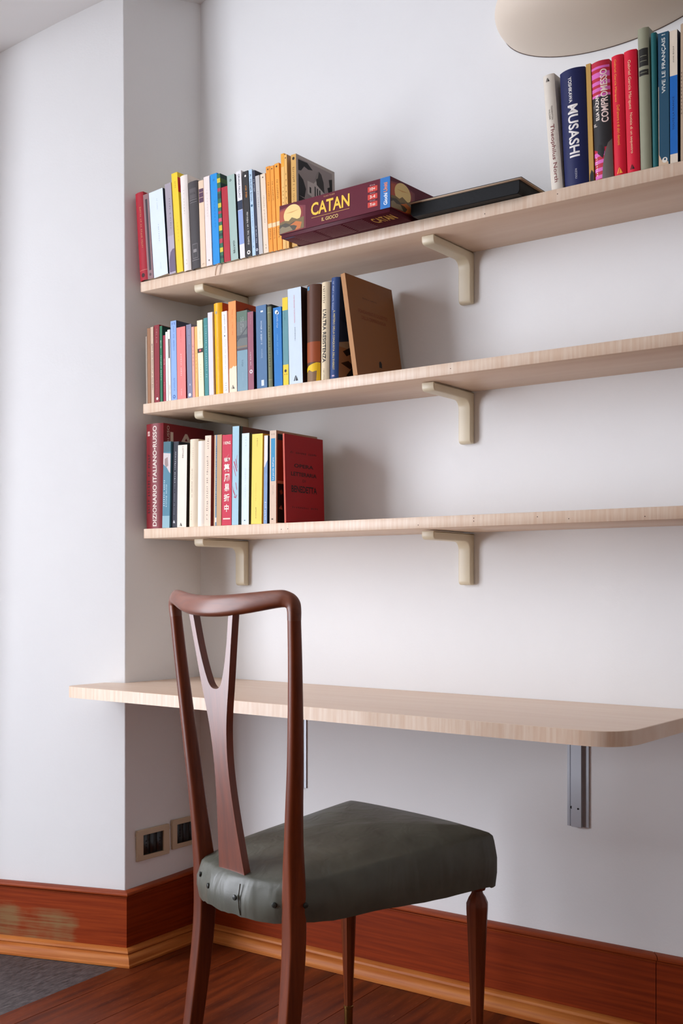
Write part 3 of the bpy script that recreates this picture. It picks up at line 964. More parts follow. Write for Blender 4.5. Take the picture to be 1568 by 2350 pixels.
# ================================================================ BOOKS AND BOXES
M_PAGES = plain('book_pages', 'd9ccb4', 0.9, 0.06, 40)
M_PAGES2 = plain('book_pages_brown', 'b09272', 0.9, 0.08, 40)
TEXT_CACHE = {}
def text_shape(txt):
    """outline of a line of lettering as flat triangles, scaled to unit width and unit capital height"""
    if txt in TEXT_CACHE: return TEXT_CACHE[txt]
    if txt.startswith('~'):
        # print too small to read: rows of strokes in word lengths
        rnd = random.Random(txt)
        vs, fs, x = [], [], 0.0
        for wl in [int(q) for q in txt[1:].split()]:
            for _ in range(wl):
                lo = rnd.choice((-0.5, -0.5, -0.35)); hi = rnd.choice((0.5, 0.4, 0.5, 0.3))
                w = rnd.uniform(0.35, 0.6)
                k = len(vs)
                vs += [(x, lo), (x + w * 0.45, lo), (x + w * 0.45, hi), (x, hi)]
                fs.append((k, k + 1, k + 2, k + 3))
                if rnd.random() < 0.6:
                    k = len(vs); mid = rnd.choice((lo, 0.0, hi - 0.2))
                    vs += [(x + w * 0.45, mid), (x + w, mid), (x + w, mid + 0.2), (x + w * 0.45, mid + 0.2)]
                    fs.append((k, k + 1, k + 2, k + 3))
                x += 0.75
            x += 0.7
        x1 = max(v[0] for v in vs)
        vs = [(v[0] / x1 - 0.5, v[1]) for v in vs]
        TEXT_CACHE[txt] = (vs, fs)
        return TEXT_CACHE[txt]
    cu = bpy.data.curves.new('lettering', 'FONT')
    bold = txt.startswith('*')
    cu.body = txt[1:] if bold else txt
    if bold: cu.offset = 0.022
    cu.size = 1.0
    cu.resolution_u = 3
    ob = bpy.data.objects.new('lettering', cu)
    COL.objects.link(ob)
    dg = bpy.context.evaluated_depsgraph_get()
    me = bpy.data.meshes.new_from_object(ob.evaluated_get(dg))
    vs = [(v.co.x, v.co.y) for v in me.vertices]
    fs = [tuple(p.vertices) for p in me.polygons]
    bpy.data.objects.remove(ob, do_unlink=True); bpy.data.curves.remove(cu); bpy.data.meshes.remove(me)
    if vs:
        x0 = min(v[0] for v in vs); x1 = max(v[0] for v in vs)
        y0 = min(v[1] for v in vs); y1 = max(v[1] for v in vs)
        w, h = max(1e-6, x1 - x0), max(1e-6, y1 - y0)
        vs = [((v[0] - (x0 + x1) / 2) / w, (v[1] - (y0 + y1) / 2) / h) for v in vs]
    TEXT_CACHE[txt] = (vs, fs)
    return TEXT_CACHE[txt]

def ink(hexs, rough=0.5):
    return plain('ink_' + hexs, hexs, rough, 0.03, 40, spec=0.25)

def cover_mat(hexs, rough):
    return plain('cover_' + hexs, hexs, rough, 0.05, 35, bump=0.04, bscale=500, spec=0.25)

class Book:
    """upright book: x across the spine (0..t), y into the shelf, z up; spine faces -y"""
    def __init__(self, x, y, z, t, h, dep, lean, label, hexs, group, kind='p', bul=0.0, rough=0.5, pages=None, cat='book', name='book'):
        self.t, self.h, self.dep, self.bul = t, h, dep, bul
        self.root = tag(empty(name, (x, y, z + 0.0004), (0, lean, 0)), label, cat, group)
        w = 0.0024 if kind == 'h' else 0.0009
        w = min(w, t * 0.22)
        self.w = w
        n = 14 if bul > 0 else 2
        outer = [(0.0, dep)] + [(t * k / n, self.sp(t * k / n)) for k in range(n + 1)] + [(t, dep)]
        inner = [(t - w, dep)] + [(min(max(t * (n - k) / n, w), t - w), self.sp(t * (n - k) / n) + w) for k in range(n + 1)] + [(w, dep)]
        pts = outer + inner
        m = len(pts)
        vs = [(a, b, 0.0) for a, b in pts] + [(a, b, h) for a, b in pts]
        fs = [(k, (k + 1) % m, m + (k + 1) % m, m + k) for k in range(m)]
        no = len(outer)
        for k in range(no - 1):        # end caps as quads between outer and inner
            a, b2 = k, k + 1
            c, d = m - 1 - k, m - 2 - k
            fs.append((a, c, d, b2)); fs.append((m + a, m + b2, m + d, m + c))
        self.cover = mesh_obj('cover', vs, fs, cover_mat(hexs, rough), self.root)
        auto_smooth(self.cover, 40)
        e = 0.003 if kind == 'h' else 0.0004
        g = 0.0001
        bm = bmesh.new()
        box_bm(bm, w + g, t - w - g, w + 0.0005, dep - (0.003 if kind == 'h' else 0.0005), e, h - e)
        me = bpy.data.meshes.new('page_block'); bm.to_mesh(me); bm.free()
        link_mesh('page_block', me, pages or M_PAGES, self.root)
    def sp(self, a):
        u = 2 * a / self.t - 1
        return -self.bul * (1 - u * u)
    EPS = 0.00022
    def text(self, txt, d, a, z, L, H, hexs):
        """lettering on the spine; d = 'u' reads upwards, 'd' downwards, 'h' across; a, z centre; L of the height (of the width for 'h'); H of the width"""
        vs, fs = text_shape(txt)
        t, h = self.t, self.h
        out = []
        for x, y in vs:
            if d == 'u': A, Z = a * t - y * H * t, z * h + x * L * h
            elif d == 'd': A, Z = a * t + y * H * t, z * h - x * L * h
            else: A, Z = a * t + x * L * t, z * h + y * H * t
            out.append((min(max(A, 0), t), 0.0, Z))
        self.wrap('lettering', out, fs, ink(hexs), 1.6)
        return self
    def wrap(self, name, verts, faces, mat, lift):
        """flat print laid over the (rounded) spine: cut into strips, then bent to it"""
        me = bpy.data.meshes.new(name)
        me.from_pydata(verts, [], faces); me.update()
        if self.bul > 0:
            bm = bmesh.new(); bm.from_mesh(me)
            for k in range(1, 14):
                bmesh.ops.bisect_plane(bm, geom=bm.verts[:] + bm.edges[:] + bm.faces[:], plane_co=(self.t * k / 14, 0, 0), plane_no=(1, 0, 0))
            bm.to_mesh(me); bm.free()
        for v in me.vertices:
            v.co.y = self.sp(v.co.x) - self.EPS * lift
        return link_mesh(name, me, mat, self.root)
    def band(self, a0, a1, z0, z1, hexs, name='spine_band', lift=1.0):
        t, h = self.t, self.h
        n = 14 if self.bul > 0 else 1
        vs, fs = [], []
        for k in range(n + 1):
            A = t * (a0 + (a1 - a0) * k / n)
            y = self.sp(A) - self.EPS * lift
            vs += [(A, y, z0 * h), (A, y, z1 * h)]
        for k in range(n):
            fs.append((2 * k, 2 * k + 2, 2 * k + 3, 2 * k + 1))
        o = mesh_obj(name, vs, fs, ink(hexs, 0.5), self.root, smooth=True)
        return self
    def poly(self, pts, hexs, name='spine_print', lift=1.3):
        vs = [(a * self.t, 0.0, z * self.h) for a, z in pts]
        self.wrap(name, vs, [tuple(range(len(vs)))], ink(hexs), lift)
        return self
    def dot(self, a, z, r, hexs, seg=16, lift=1.5, squash=1.0):
        pts = [(a + r * math.cos(2 * math.pi * k / seg), z + r * squash * self.t / self.h * math.sin(2 * math.pi * k / seg)) for k in range(seg)]
        return self.poly(pts, hexs, 'emblem', lift)
    def logo(self, a, z, s, hexs):
        """small triangular publisher's mark"""
        k = self.t / self.h
        self.poly([(a - s, z - s * k), (a - s * 0.55, z - s * k), (a + 0.1 * s, z + s * k), (a - 0.25 * s, z + s * k * 0.9)], hexs, 'emblem', 1.5)
        self.poly([(a - 0.15 * s, z - s * k), (a + s, z - s * k), (a + 0.2 * s, z + s * k * 0.8)], hexs, 'emblem', 1.5)
        return self
    # right cover (x = t)
    def cband(self, y0, y1, z0, z1, hexs, name='cover_print', lift=1.0):
        x = self.t + self.EPS * lift
        d, h = self.dep, self.h
        mesh_obj(name, [(x, y0 * d, z0 * h), (x, y1 * d, z0 * h), (x, y1 * d, z1 * h), (x, y0 * d, z1 * h)], [(0, 1, 2, 3)], ink(hexs), self.root)
        return self
    def cpoly(self, pts, hexs, lift=1.5):
        x = self.t + self.EPS * lift
        mesh_obj('cover_print', [(x, y * self.dep, z * self.h) for y, z in pts], [tuple(range(len(pts)))], ink(hexs), self.root)
        return self
    def ctext(self, txt, y, z, L, H, hexs, d='h'):
        vs, fs = text_shape(txt)
        x = self.t + self.EPS * 2
        if d == 'h':
            out = [(x, (y + q[0] * L) * self.dep, (z + q[1] * H) * self.h) for q in vs]
        else:
            out = [(x, y * self.dep - q[1] * H * self.h, z * self.h + q[0] * L * self.h) for q in vs]
        mesh_obj('lettering', out, fs, ink(hexs), self.root)
        return self
G_TOP, G_MID, G_LOW, G_END = 'books along the top shelf by the niche corner', 'books along the middle shelf', 'books along the lowest shelf', 'books at the lamp end of the top shelf'

# positions in metres: x, y, z, thickness, height, depth, lean
b = Book(-2.2595, 2.1650, 1.7910, 0.0288, 0.2383, 0.1543, -0.0805, 'crimson cloth hardback at the row end against the niche wall', 'a81f2e', G_TOP, 'h', 0.003, 0.5)
b.text('~6 2 2 5 5','d',.62,.60,.46,.16,'c98b5a')
b.band(0,1,.112,.116,'d88a78')
b.dot(.5,.055,.2,'3a0d12')
b = Book(-2.2279, 2.1620, 1.7910, 0.0202, 0.2289, 0.1511, -0.0828, 'mauve-brown book with a long dark strip down its spine', '8f6f70', G_TOP, 'p', 0.0, 0.5)
b.band(.34,.72,.10,.94,'3b3138')
b.dot(.5,.05,.2,'5a4648')
b = Book(-2.2050, 2.1620, 1.7910, 0.0514, 0.2296, 0.1515, -0.0873, 'thick pale blue paperback on the top shelf', 'dbe6f1', G_TOP, 'p', 0.0, 0.5)
b.text('~2 5','d',.55,.84,.12,.05,'9fb0c0')
b.text('~8','d',.55,.5,.20,.05,'a5b2c0')
b.text('~8','d',.55,.12,.08,.04,'a5b2c0')
b.cband(0,1,0,1,'1d2433')
b = Book(-2.1475, 2.1620, 1.7910, 0.0228, 0.2402, 0.1585, -0.0764, 'grey-mauve book with a dark purple oval at the spine foot', 'a79da6', G_TOP, 'p', 0.0, 0.5)
b.text('~5 1 5','d',.62,.66,.34,.14,'756a78')
b.band(0,1,.0,.42,'b3a9b6')
b.poly([(0.05,.04),(.12,.16),(.35,.24),(.7,.27),(1,.27),(1,.02),(.1,.02)],'6d5f78')
b = Book(-2.1201, 2.1620, 1.7910, 0.0209, 0.2629, 0.1735, -0.0814, 'tall yellow book with a red patch on its cover', 'f2cf2c', G_TOP, 'p', 0.0, 0.5)
b.cband(0,1,.80,.95,'c9302a')
b.text('~4','d',.55,.88,.06,.18,'b9931c')
b.text('~6','d',.55,.4,.2,.1,'d9b52a')
b = Book(-2.0973, 2.1650, 1.7910, 0.0251, 0.2496, 0.1617, -0.0592, 'creamy white hardback with a rounded spine beside the black volume', 'ece2da', G_TOP, 'h', 0.003, 0.5)
b.text('~2 6','d',.5,.72,.25,.09,'c9bdb4')
b.text('~2','d',.5,.09,.05,.1,'c9bdb4')
b = Book(-2.0696, 2.1650, 1.7910, 0.0318, 0.2271, 0.1469, -0.0609, 'charcoal hardback with silver label frames top and bottom', '474243', G_TOP, 'h', 0.003, 0.5)
b.band(.14,.86,.80,.92,'5c5657')
b.text('~6','h',.5,.86,.55,.16,'2c2829')
b.band(.12,.88,.785,.789,'9a9494')
b.band(.12,.88,.757,.760,'9a9494')
b.band(.2,.8,.115,.285,'6b6566')
b.band(.26,.74,.125,.275,'474243',lift=1.4)
b.text('~1','h',.5,.2,.36,.3,'8a8484')
b.band(.12,.88,.095,.099,'9a9494')
b = Book(-2.0356, 2.1620, 1.7910, 0.0172, 0.2231, 0.1473, -0.0419, 'peach paperback with a dark purple label band near its top', 'eccfb2', G_TOP, 'p', 0.0, 0.5)
b.band(.05,.95,.745,.905,'5a3a52')
b.band(.1,.9,.86,.865,'d9b8a0',lift=1.5)
b.band(.1,.9,.80,.805,'d9b8a0',lift=1.5)
b.text('~2','h',.5,.035,.3,.2,'a88a70')
b = Book(-2.0162, 2.1620, 1.7910, 0.0197, 0.2293, 0.1513, -0.0455, 'pinkish white paperback with a tiny mark at the spine foot', 'efe0da', G_TOP, 'p', 0.0, 0.5)
b.text('~2 7','d',.5,.7,.3,.08,'cfbfb8')
b.dot(.5,.06,.12,'8a7c78')
b = Book(-1.9928, 2.1620, 1.7910, 0.0222, 0.2309, 0.1524, -0.0464, 'bright azure paperback on the top shelf', '1790dc', G_TOP, 'p', 0.0, 0.5)
b.text('~9','d',.5,.55,.3,.09,'1378ba')
b.dot(.5,.93,.14,'1378ba')
b = Book(-1.9681, 2.1620, 1.7910, 0.0107, 0.2275, 0.1501, -0.0561, 'narrow tartan book in green, yellow and red checks', '2f6b4c', G_TOP, 'p', 0.0, 0.5)
b.band(0,1,.90,.95,'d8c23a')
b.band(0,1,.80,.84,'b53a4a')
b.band(0,1,.72,.78,'23443f')
b.band(0,1,.62,.67,'d8c23a')
b.band(0,1,.55,.58,'b53a4a')
b.band(0,1,.46,.50,'d15a72')
b.band(0,1,.36,.42,'d8c23a')
b.band(0,1,.30,.33,'23443f')
b.band(0,1,.22,.27,'b53a4a')
b.band(0,1,.12,.17,'d8c23a')
b.band(0,1,.05,.08,'23443f')
b.cband(0,1,0,1,'1f3a34')
b.cband(0,1,.90,.95,'3f5f2c',lift=1.4)
b.cband(0,1,.82,.84,'6f2a34',lift=1.4)
b.cband(.3,.36,.6,1,'6f2a34',lift=1.6)
b = Book(-1.9553, 2.1620, 1.7910, 0.0203, 0.1903, 0.1256, -0.0535, 'short plain dark red paperback beside the tartan book', 'b41e30', G_TOP, 'p', 0.0, 0.5)
b = Book(-1.9329, 2.1620, 1.7910, 0.0245, 0.2154, 0.1422, -0.0632, 'pale celadon green paperback with a small round mark at its top', 'a8bfb6', G_TOP, 'p', 0.0, 0.5)
b.text('*OATES','d',.52,.15,.15,.22,'4d5f5a')
b.dot(.42,.94,.12,'3d4a48')
b.dot(.42,.94,.07,'a8bfb6',lift=2)
b.cband(0,1,0,1,'1b1f24')
b = Book(-1.9022, 2.1620, 1.7910, 0.0159, 0.2200, 0.1452, -0.0621, 'white and lilac-blue paperback with a dark picture on the spine', 'e9e6e8', G_TOP, 'p', 0.0, 0.5)
b.text('ORIANA FALLACI','d',.5,.83,.27,.36,'2f3140')
b.band(0,1,.555,.66,'23304a')
b.band(0,1,.16,.55,'8fa4d6')
b = Book(-1.8820, 2.1620, 1.7910, 0.0175, 0.2146, 0.1416, -0.0597, 'black paperback with orange and white spine lettering', '2b2829', G_TOP, 'p', 0.0, 0.5)
b.text('~4 5','d',.52,.76,.14,.3,'f09a2a')
b.text('~10 3 1 4 8','d',.56,.33,.38,.28,'efe9e2')
b.dot(.5,.05,.3,'efe9e2')
b.dot(.5,.05,.14,'2b2829',lift=2)
b.dot(.5,.945,.16,'efe9e2')
b = Book(-1.8620, 2.1620, 1.7910, 0.0106, 0.2153, 0.1421, -0.0590, 'slim light blue paperback with dark spine lettering', 'b9d4ea', G_TOP, 'p', 0.0, 0.5)
b.text('A. McCall Smith','d',.5,.79,.32,.5,'3f4f6a')
b.dot(.5,.58,.3,'3f6a8a')
b.text('~2 2 1 6 3 9','d',.5,.33,.36,.3,'7fa0bc')
b.text('~1','h',.5,.1,.2,.5,'7fa0bc')
b = Book(-1.8501, 2.1620, 1.7910, 0.0080, 0.2110, 0.1393, -0.0599, 'slim navy book with a pale round mark at the spine foot', '2d3145', G_TOP, 'p', 0.0, 0.5)
b.text('~2 6','d',.5,.82,.14,.4,'c9cdd8')
b.dot(.5,.06,.42,'d9dbe2')
b.dot(.5,.06,.2,'2d3145',lift=2)
b.text('~2 6 4','d',.5,.24,.2,.4,'c9cdd8')
b.cband(0,1,0,1,'23263a')
b = Book(-1.8404, 2.1620, 1.7910, 0.0122, 0.1955, 0.1291, -0.0644, 'slim light grey paperback on the top shelf', 'c6c3c1', G_TOP, 'p', 0.0, 0.5)
b.text('~2 5','d',.5,.7,.2,.25,'9a9896')
b = Book(-1.8251, 2.1620, 1.7910, 0.0153, 0.1962, 0.1295, -0.0601, 'cream paperback beside the orange ones', 'eed9c0', G_TOP, 'p', 0.0, 0.5)
b.dot(.5,.955,.12,'6a5a4a')
b.text('~8 9','d',.5,.55,.34,.2,'b09a80')
b.text('~2','d',.5,.08,.05,.2,'b09a80')
b = Book(-1.8084, 2.1620, 1.7910, 0.0124, 0.2108, 0.1391, -0.0505, 'orange pocket paperback next to the cream one', 'f09a2e', G_TOP, 'p', 0.0, 0.5)
b.dot(.5,.965,.16,'5a3414')
b.text('~2 8','d',.5,.70,.22,.3,'a8611a')
b.text('~6','d',.5,.2,.12,.3,'a8611a')
b.band(0,1,.28,.33,'f9d9a8')
b = Book(-1.7943, 2.1620, 1.7910, 0.0110, 0.2098, 0.1385, -0.0538, 'orange pocket paperback in the middle of three orange ones', 'f2a13a', G_TOP, 'p', 0.0, 0.5)
b.dot(.5,.965,.16,'5a3414')
b.text('~2 8','d',.5,.70,.22,.3,'a8611a')
b.text('~6','d',.5,.2,.12,.3,'a8611a')
b.band(0,1,.28,.33,'f9d9a8')
b = Book(-1.7813, 2.1620, 1.7910, 0.0144, 0.2121, 0.1400, -0.0529, 'orange pocket paperback next to the taller amber ones', 'f4a63c', G_TOP, 'p', 0.0, 0.5)
b.dot(.5,.965,.16,'5a3414')
b.text('~2 8','d',.5,.70,.22,.3,'a8611a')
b.text('~6','d',.5,.2,.12,.3,'a8611a')
b.band(0,1,.28,.33,'f9d9a8')
b = Book(-1.7646, 2.1620, 1.7910, 0.0098, 0.2319, 0.1531, -0.0300, 'tall amber paperback with a plain spine top, behind the game box', 'f2ab3a', G_TOP, 'p', 0.0, 0.5)
b.band(0,1,.0,.86,'f3c172')
b.text('~8','d',.5,.5,.3,.3,'b9853a')
b = Book(-1.7538, 2.1620, 1.7910, 0.0080, 0.2272, 0.1499, -0.0329, 'slim amber paperback with a brown cover, behind the game box', 'efb866', G_TOP, 'p', 0.0, 0.5)
b.dot(.5,.965,.2,'3a2a18')
b.text('~7','d',.5,.6,.4,.3,'a87a3a')
b.cband(0,1,0,1,'a98a68')
b = Book(-1.7359, 2.1620, 1.7910, 0.0157, 0.2225, 0.1549, -0.0200, 'tan paperback showing a black-and-white domed building on its cover', 'd9a95c', G_TOP, 'p', 0.0, 0.5)
b.dot(.5,.955,.24,'3a2a18')
b.text('~8 1 2 6','d',.5,.66,.4,.34,'8a6428')
b.cband(0,1,0,1,'b5aaa2')
b.cband(.05,.93,.46,.965,'9a8f8b',lift=1.4)
b.cpoly([(.05,.47),(.93,.46),(.93,.53),(.5,.52),(.05,.56)],'181818',lift=2)
b.cpoly([(.05,.56),(.2,.56),(.24,.66),(.17,.75),(.05,.80)],'1e1d1d',lift=2)
b.cpoly([(.05,.95),(.28,.955),(.42,.90),(.30,.885),(.20,.90),(.12,.84),(.05,.83)],'1a1919',lift=2)
b.cpoly([(.80,.52),(.93,.52),(.93,.90),(.84,.88),(.86,.80),(.80,.78),(.84,.70)],'1c1b1b',lift=2)
b.cpoly([(.28,.62),(.72,.55),(.72,.70),(.56,.76),(.50,.80),(.44,.76),(.28,.76)],'c9c0ba',lift=1.8)
b.cpoly([(.52,.76),(.72,.70),(.70,.82),(.64,.90),(.58,.92),(.54,.90),(.50,.83)],'3a3735',lift=2.2)
b.cpoly([(.46,.80),(.51,.88),(.58,.92),(.55,.84)],'8d8580',lift=2.4)
b.cpoly([(.46,.62),(.49,.615),(.49,.73),(.46,.735)],'2d2b2a',lift=2.6)
b.cpoly([(.52,.61),(.55,.605),(.55,.72),(.52,.725)],'2d2b2a',lift=2.6)
b.cpoly([(.58,.60),(.61,.595),(.61,.71),(.58,.715)],'2d2b2a',lift=2.6)
b.cpoly([(.33,.64),(.37,.635),(.37,.70),(.33,.705)],'2d2b2a',lift=2.6)
b.ctext('~5',.30,.36,.34,.03,'4a4440')
b = Book(-1.0607, 2.1800, 1.7910, 0.0251, 0.2438, 0.1569, -0.0815, 'ivory hardback with dark red script lettering down its spine', 'd9d0c2', G_END, 'h', 0.004, 0.5)
b.logo(.46,.955,.16,'231f1d')
b.text('THORNTON','d',.62,.665,.12,.13,'5a4c46')
b.text('WILDER','d',.40,.655,.09,.13,'5a4c46')
b.text('Theophilus North','d',.5,.315,.50,.42,'7a2a30')
b = Book(-1.0325, 2.1840, 1.7910, 0.0552, 0.2405, 0.1487, -0.0485, 'thick navy hardback with large white title lettering', '1b2150', G_END, 'h', 0.01, 0.5)
b.text('*YOSHIKAWA','d',.46,.82,.22,.14,'e4e0dc')
b.text('*MUSASHI','d',.52,.465,.45,.40,'ece7e2')
b.text('RIZZOLI','d',.55,.095,.085,.07,'c9c9d4')
b = Book(-0.9770, 2.1800, 1.7910, 0.0100, 0.2437, 0.1609, -0.0326, 'mustard-tan book squeezed between the navy and the striped hardbacks', 'c0964e', G_END, 'p', 0.0, 0.5)
b.poly([(.1,.0),(1,.0),(1,.08),(.55,.11),(.2,.07)],'2a2a2c')
b = Book(-0.9641, 2.1820, 1.7910, 0.0388, 0.2411, 0.1531, -0.0420, 'pink-and-red striped hardback with a black-and-white photo spine', 'b9233a', G_END, 'h', 0.006, 0.5)
b.band(0,1,.955,.99,'b9233a')
b.band(0,1,.935,.955,'d667b4')
b.band(0,1,.86,.905,'d667b4')
b.band(0,1,.80,.83,'d667b4')
b.band(0,1,.745,.775,'d667b4')
b.band(0,1,.70,.72,'d667b4')
b.band(0,1,.27,.70,'2b292a',lift=1.2)
b.poly([(0,.27),(.35,.235),(.55,.20),(.62,.24),(.6,.30),(0,.30)],'2b292a',lift=1.3)
b.band(0,.62,.20,.235,'d667b4')
b.band(0,.6,.14,.17,'d667b4')
b.band(0,.55,.075,.105,'d667b4')
b.band(0,.5,.015,.045,'d667b4')
b.poly([(.42,.0),(1,.0),(1,.33),(.8,.30),(.62,.22),(.5,.12)],'6d6660',lift=1.6)
b.poly([(.2,.23),(.5,.18),(.6,.22),(.5,.29),(.3,.30)],'1b1a1b',lift=1.7)
b.poly([(0.05,.63),(.5,.70),(.3,.66),(.1,.60)],'5d595a',lift=1.6)
b.text('IL','h',.15,.47,.2,.16,'efe2d4')
b.text('*ELIA KAZAN','u',.30,.61,.21,.2,'efe2d4')
b.text('*COMPROMESSO','u',.70,.70,.45,.36,'f2d9cf')
b.text('~9','d',.14,.12,.16,.1,'efe2d4')
b = Book(-0.9227, 2.1800, 1.7910, 0.0248, 0.2430, 0.1564, -0.0283, 'scarlet hardback with yellow script lettering', 'd0102e', G_END, 'h', 0.004, 0.5)
b.text('Gabriel García Márquez','d',.33,.79,.35,.24,'f2a03a')
b.text('Dell’amore e di altri demoni','d',.52,.42,.33,.24,'f2a03a')
b.logo(.5,.045,.24,'f2a03a')
b = Book(-0.8959, 2.1800, 1.7910, 0.0263, 0.2452, 0.1578, -0.0310, 'scarlet hardback with cream script lettering and a black mark', 'cf1230', G_END, 'h', 0.004, 0.5)
b.text('Gabriel García Márquez','d',.42,.72,.40,.30,'f0c8a0')
b.text('Notizia di un sequestro','d',.46,.325,.33,.26,'f0c8a0')
b.logo(.46,.05,.18,'1c1214')
b = Book(-0.8682, 2.1800, 1.7910, 0.0225, 0.2819, 0.1821, -0.0237, 'tall sage-green cloth book with black label bands', '8b8b74', G_END, 'h', 0.004, 0.5)
b.band(.08,.92,.73,.855,'23221d')
b.band(.2,.8,.80,.803,'8b8b74',lift=1.6)
b.band(.2,.8,.765,.768,'8b8b74',lift=1.6)
b.band(.08,.92,.665,.705,'23221d')
b.band(.2,.8,.684,.687,'8b8b74',lift=1.6)
b = Book(-0.8425, 2.1780, 1.7910, 0.0107, 0.2662, 0.1737, -0.0169, 'slim dark teal cloth book beside the sage-green one', '12585a', G_END, 'h', 0.002, 0.5)
b = Book(-0.8301, 2.1760, 1.7910, 0.0210, 0.2609, 0.1722, -0.0070, 'worn petrol-blue paperback with cream capital lettering', '1f4960', G_END, 'p', 0.0, 0.5)
b.text('*VIVE LE FRANÇAIS !','u',.55,.765,.44,.42,'cbd0cb')
b.band(0,.06,.04,.60,'b0a898')
b.poly([(0,.0),(.95,.0),(.9,.03),(.3,.045),(.05,.09),(0,.09)],'cbb094')
b.dot(.58,.045,.26,'d9d4c8')
b.dot(.6,.05,.1,'1f4960',lift=2)
b = Book(-0.8072, 2.1760, 1.7910, 0.0149, 0.2592, 0.1711, -0.0050, 'cream and bright blue paperback', 'd9cbb8', G_END, 'p', 0.0, 0.5)
b.band(0,1,.075,.66,'1161b0')
b.text('~6 7','u',.5,.82,.12,.16,'2b2622')
b.text('TOUTE LA FRANCE','u',.45,.38,.25,.24,'0c2f5c')
b.cband(0,1,0,1,'1b2547')
b = Book(-0.7879, 2.1790, 1.7910, 0.0160, 0.2674, 0.1735, 0.0000, 'tan cloth book at the far end beside the blue and cream one', 'a08a72', G_END, 'h', 0.003, 0.5)
b.text('~12','u',.15,.5,.3,.14,'4a3c30')
b = Book(-2.2363, 2.1640, 1.4605, 0.0048, 0.1804, 0.1190, -0.0149, 'thin grey-beige booklet against the niche wall', 'a89888', G_MID, 'p', 0.0, 0.5)
b = Book(-2.2306, 2.1640, 1.4605, 0.0114, 0.2011, 0.1327, -0.0117, 'plain brown book near the niche wall', '9a6a46', G_MID, 'p', 0.0, 0.5)
b = Book(-2.2172, 2.1640, 1.4605, 0.0101, 0.2028, 0.1338, -0.0165, 'beige paperback with small dark lettering', 'cfb49c', G_MID, 'p', 0.0, 0.5)
b.text('~5 5 2 11 5 6','u',.55,.48,.6,.36,'4a342a')
b = Book(-2.2049, 2.1640, 1.4605, 0.0186, 0.2057, 0.1358, -0.0113, 'dark crimson paperback with a white dot at the spine foot', '8a1a26', G_MID, 'p', 0.0, 0.5)
b.dot(.55,.05,.2,'e8d9d2')
b.text('~4 4','u',.5,.86,.18,.2,'c08a86')
b.text('~7','u',.5,.2,.16,.12,'b06a68')
b = Book(-2.1840, 2.1640, 1.4605, 0.0089, 0.2010, 0.1327, -0.0115, 'dark green paperback with white lettering', '1c6a48', G_MID, 'p', 0.0, 0.5)
b.text('~4 1 5','u',.45,.76,.1,.4,'d9e2d4')
b.text('~6 8','u',.5,.45,.32,.4,'9cc4ae')
b.cband(0,1,0,1,'173a2c')
b = Book(-2.1719, 2.1640, 1.4605, 0.0082, 0.1750, 0.1155, -0.0131, 'short slim red paperback beside the dark green one', 'a3223a', G_MID, 'p', 0.0, 0.5)
b.text('~4','u',.5,.6,.08,.4,'e8b8b0')
b.text('~7','u',.5,.22,.14,.4,'c97a7a')
b = Book(-2.1621, 2.1640, 1.4605, 0.0072, 0.1828, 0.1206, -0.0179, 'slim white paperback with a greenish tint', 'e2e6de', G_MID, 'p', 0.0, 0.5)
b = Book(-2.1529, 2.1640, 1.4605, 0.0088, 0.1874, 0.1237, -0.0261, 'slim cream paperback with a black label strip', 'ece2d6', G_MID, 'p', 0.0, 0.5)
b.band(.3,.8,.60,.87,'2a2626')
b.text('~8','u',.55,.15,.14,.3,'a09080')
b = Book(-2.1425, 2.1640, 1.4605, 0.0201, 0.2082, 0.1374, -0.0187, 'periwinkle blue paperback with a dark cover edge', '8eaee0', G_MID, 'p', 0.0, 0.5)
b.text('~2','h',.5,.965,.5,.34,'5a78b8')
b.text('~7 3 4','u',.55,.78,.3,.24,'5a78b8')
b.text('~9','u',.55,.2,.16,.24,'5a78b8')
b.dot(.5,.045,.24,'4a68a8')
b.dot(.5,.045,.12,'8eaee0',lift=2)
b.cband(0,1,0,1,'434a63')
b = Book(-2.1212, 2.1640, 1.4605, 0.0307, 0.1883, 0.1243, -0.0171, 'thick coral-pink paperback with white lettering', 'ef807a', G_MID, 'p', 0.0, 0.5)
b.text('~2 7','u',.5,.87,.16,.1,'c95a5a')
b.text('~5 7','u',.5,.48,.3,.13,'f8d9d2')
b.text('~6','u',.5,.1,.09,.1,'f8d9d2')
b.cband(0,1,0,1,'8a1620')
b = Book(-2.0848, 2.1640, 1.4605, 0.0174, 0.1913, 0.1263, -0.0282, 'slate-mauve paperback with a white dot at the spine foot', '807f97', G_MID, 'p', 0.0, 0.5)
b.dot(.5,.045,.26,'e4e2ea')
b.text('~5 7','d',.55,.83,.2,.3,'a9a8bc')
b.band(.5,.62,.17,.195,'d9d7e2')
b = Book(-2.0665, 2.1640, 1.4605, 0.0085, 0.1833, 0.1209, -0.0258, 'slim salmon-pink paperback on the middle shelf', 'e6a494', G_MID, 'p', 0.0, 0.5)
b.text('~6','u',.5,.6,.3,.2,'c07a6c')
b = Book(-2.0565, 2.1640, 1.4605, 0.0088, 0.1824, 0.1204, -0.0206, 'slim apricot orange paperback on the middle shelf', 'f1b866', G_MID, 'p', 0.0, 0.5)
b.text('~6','u',.5,.5,.3,.2,'cf9240')
b = Book(-2.0452, 2.1640, 1.4605, 0.0183, 0.1968, 0.1299, -0.0330, 'pale cream paperback with a dark label and red square', 'f6eac6', G_MID, 'p', 0.0, 0.5)
b.band(0,1,.575,.63,'2f2426')
b.band(.28,.68,.59,.618,'d0525a',lift=1.6)
b.text('~2 6','u',.5,.78,.16,.12,'c9b98e')
b.text('~7','u',.5,.32,.2,.12,'c9b98e')
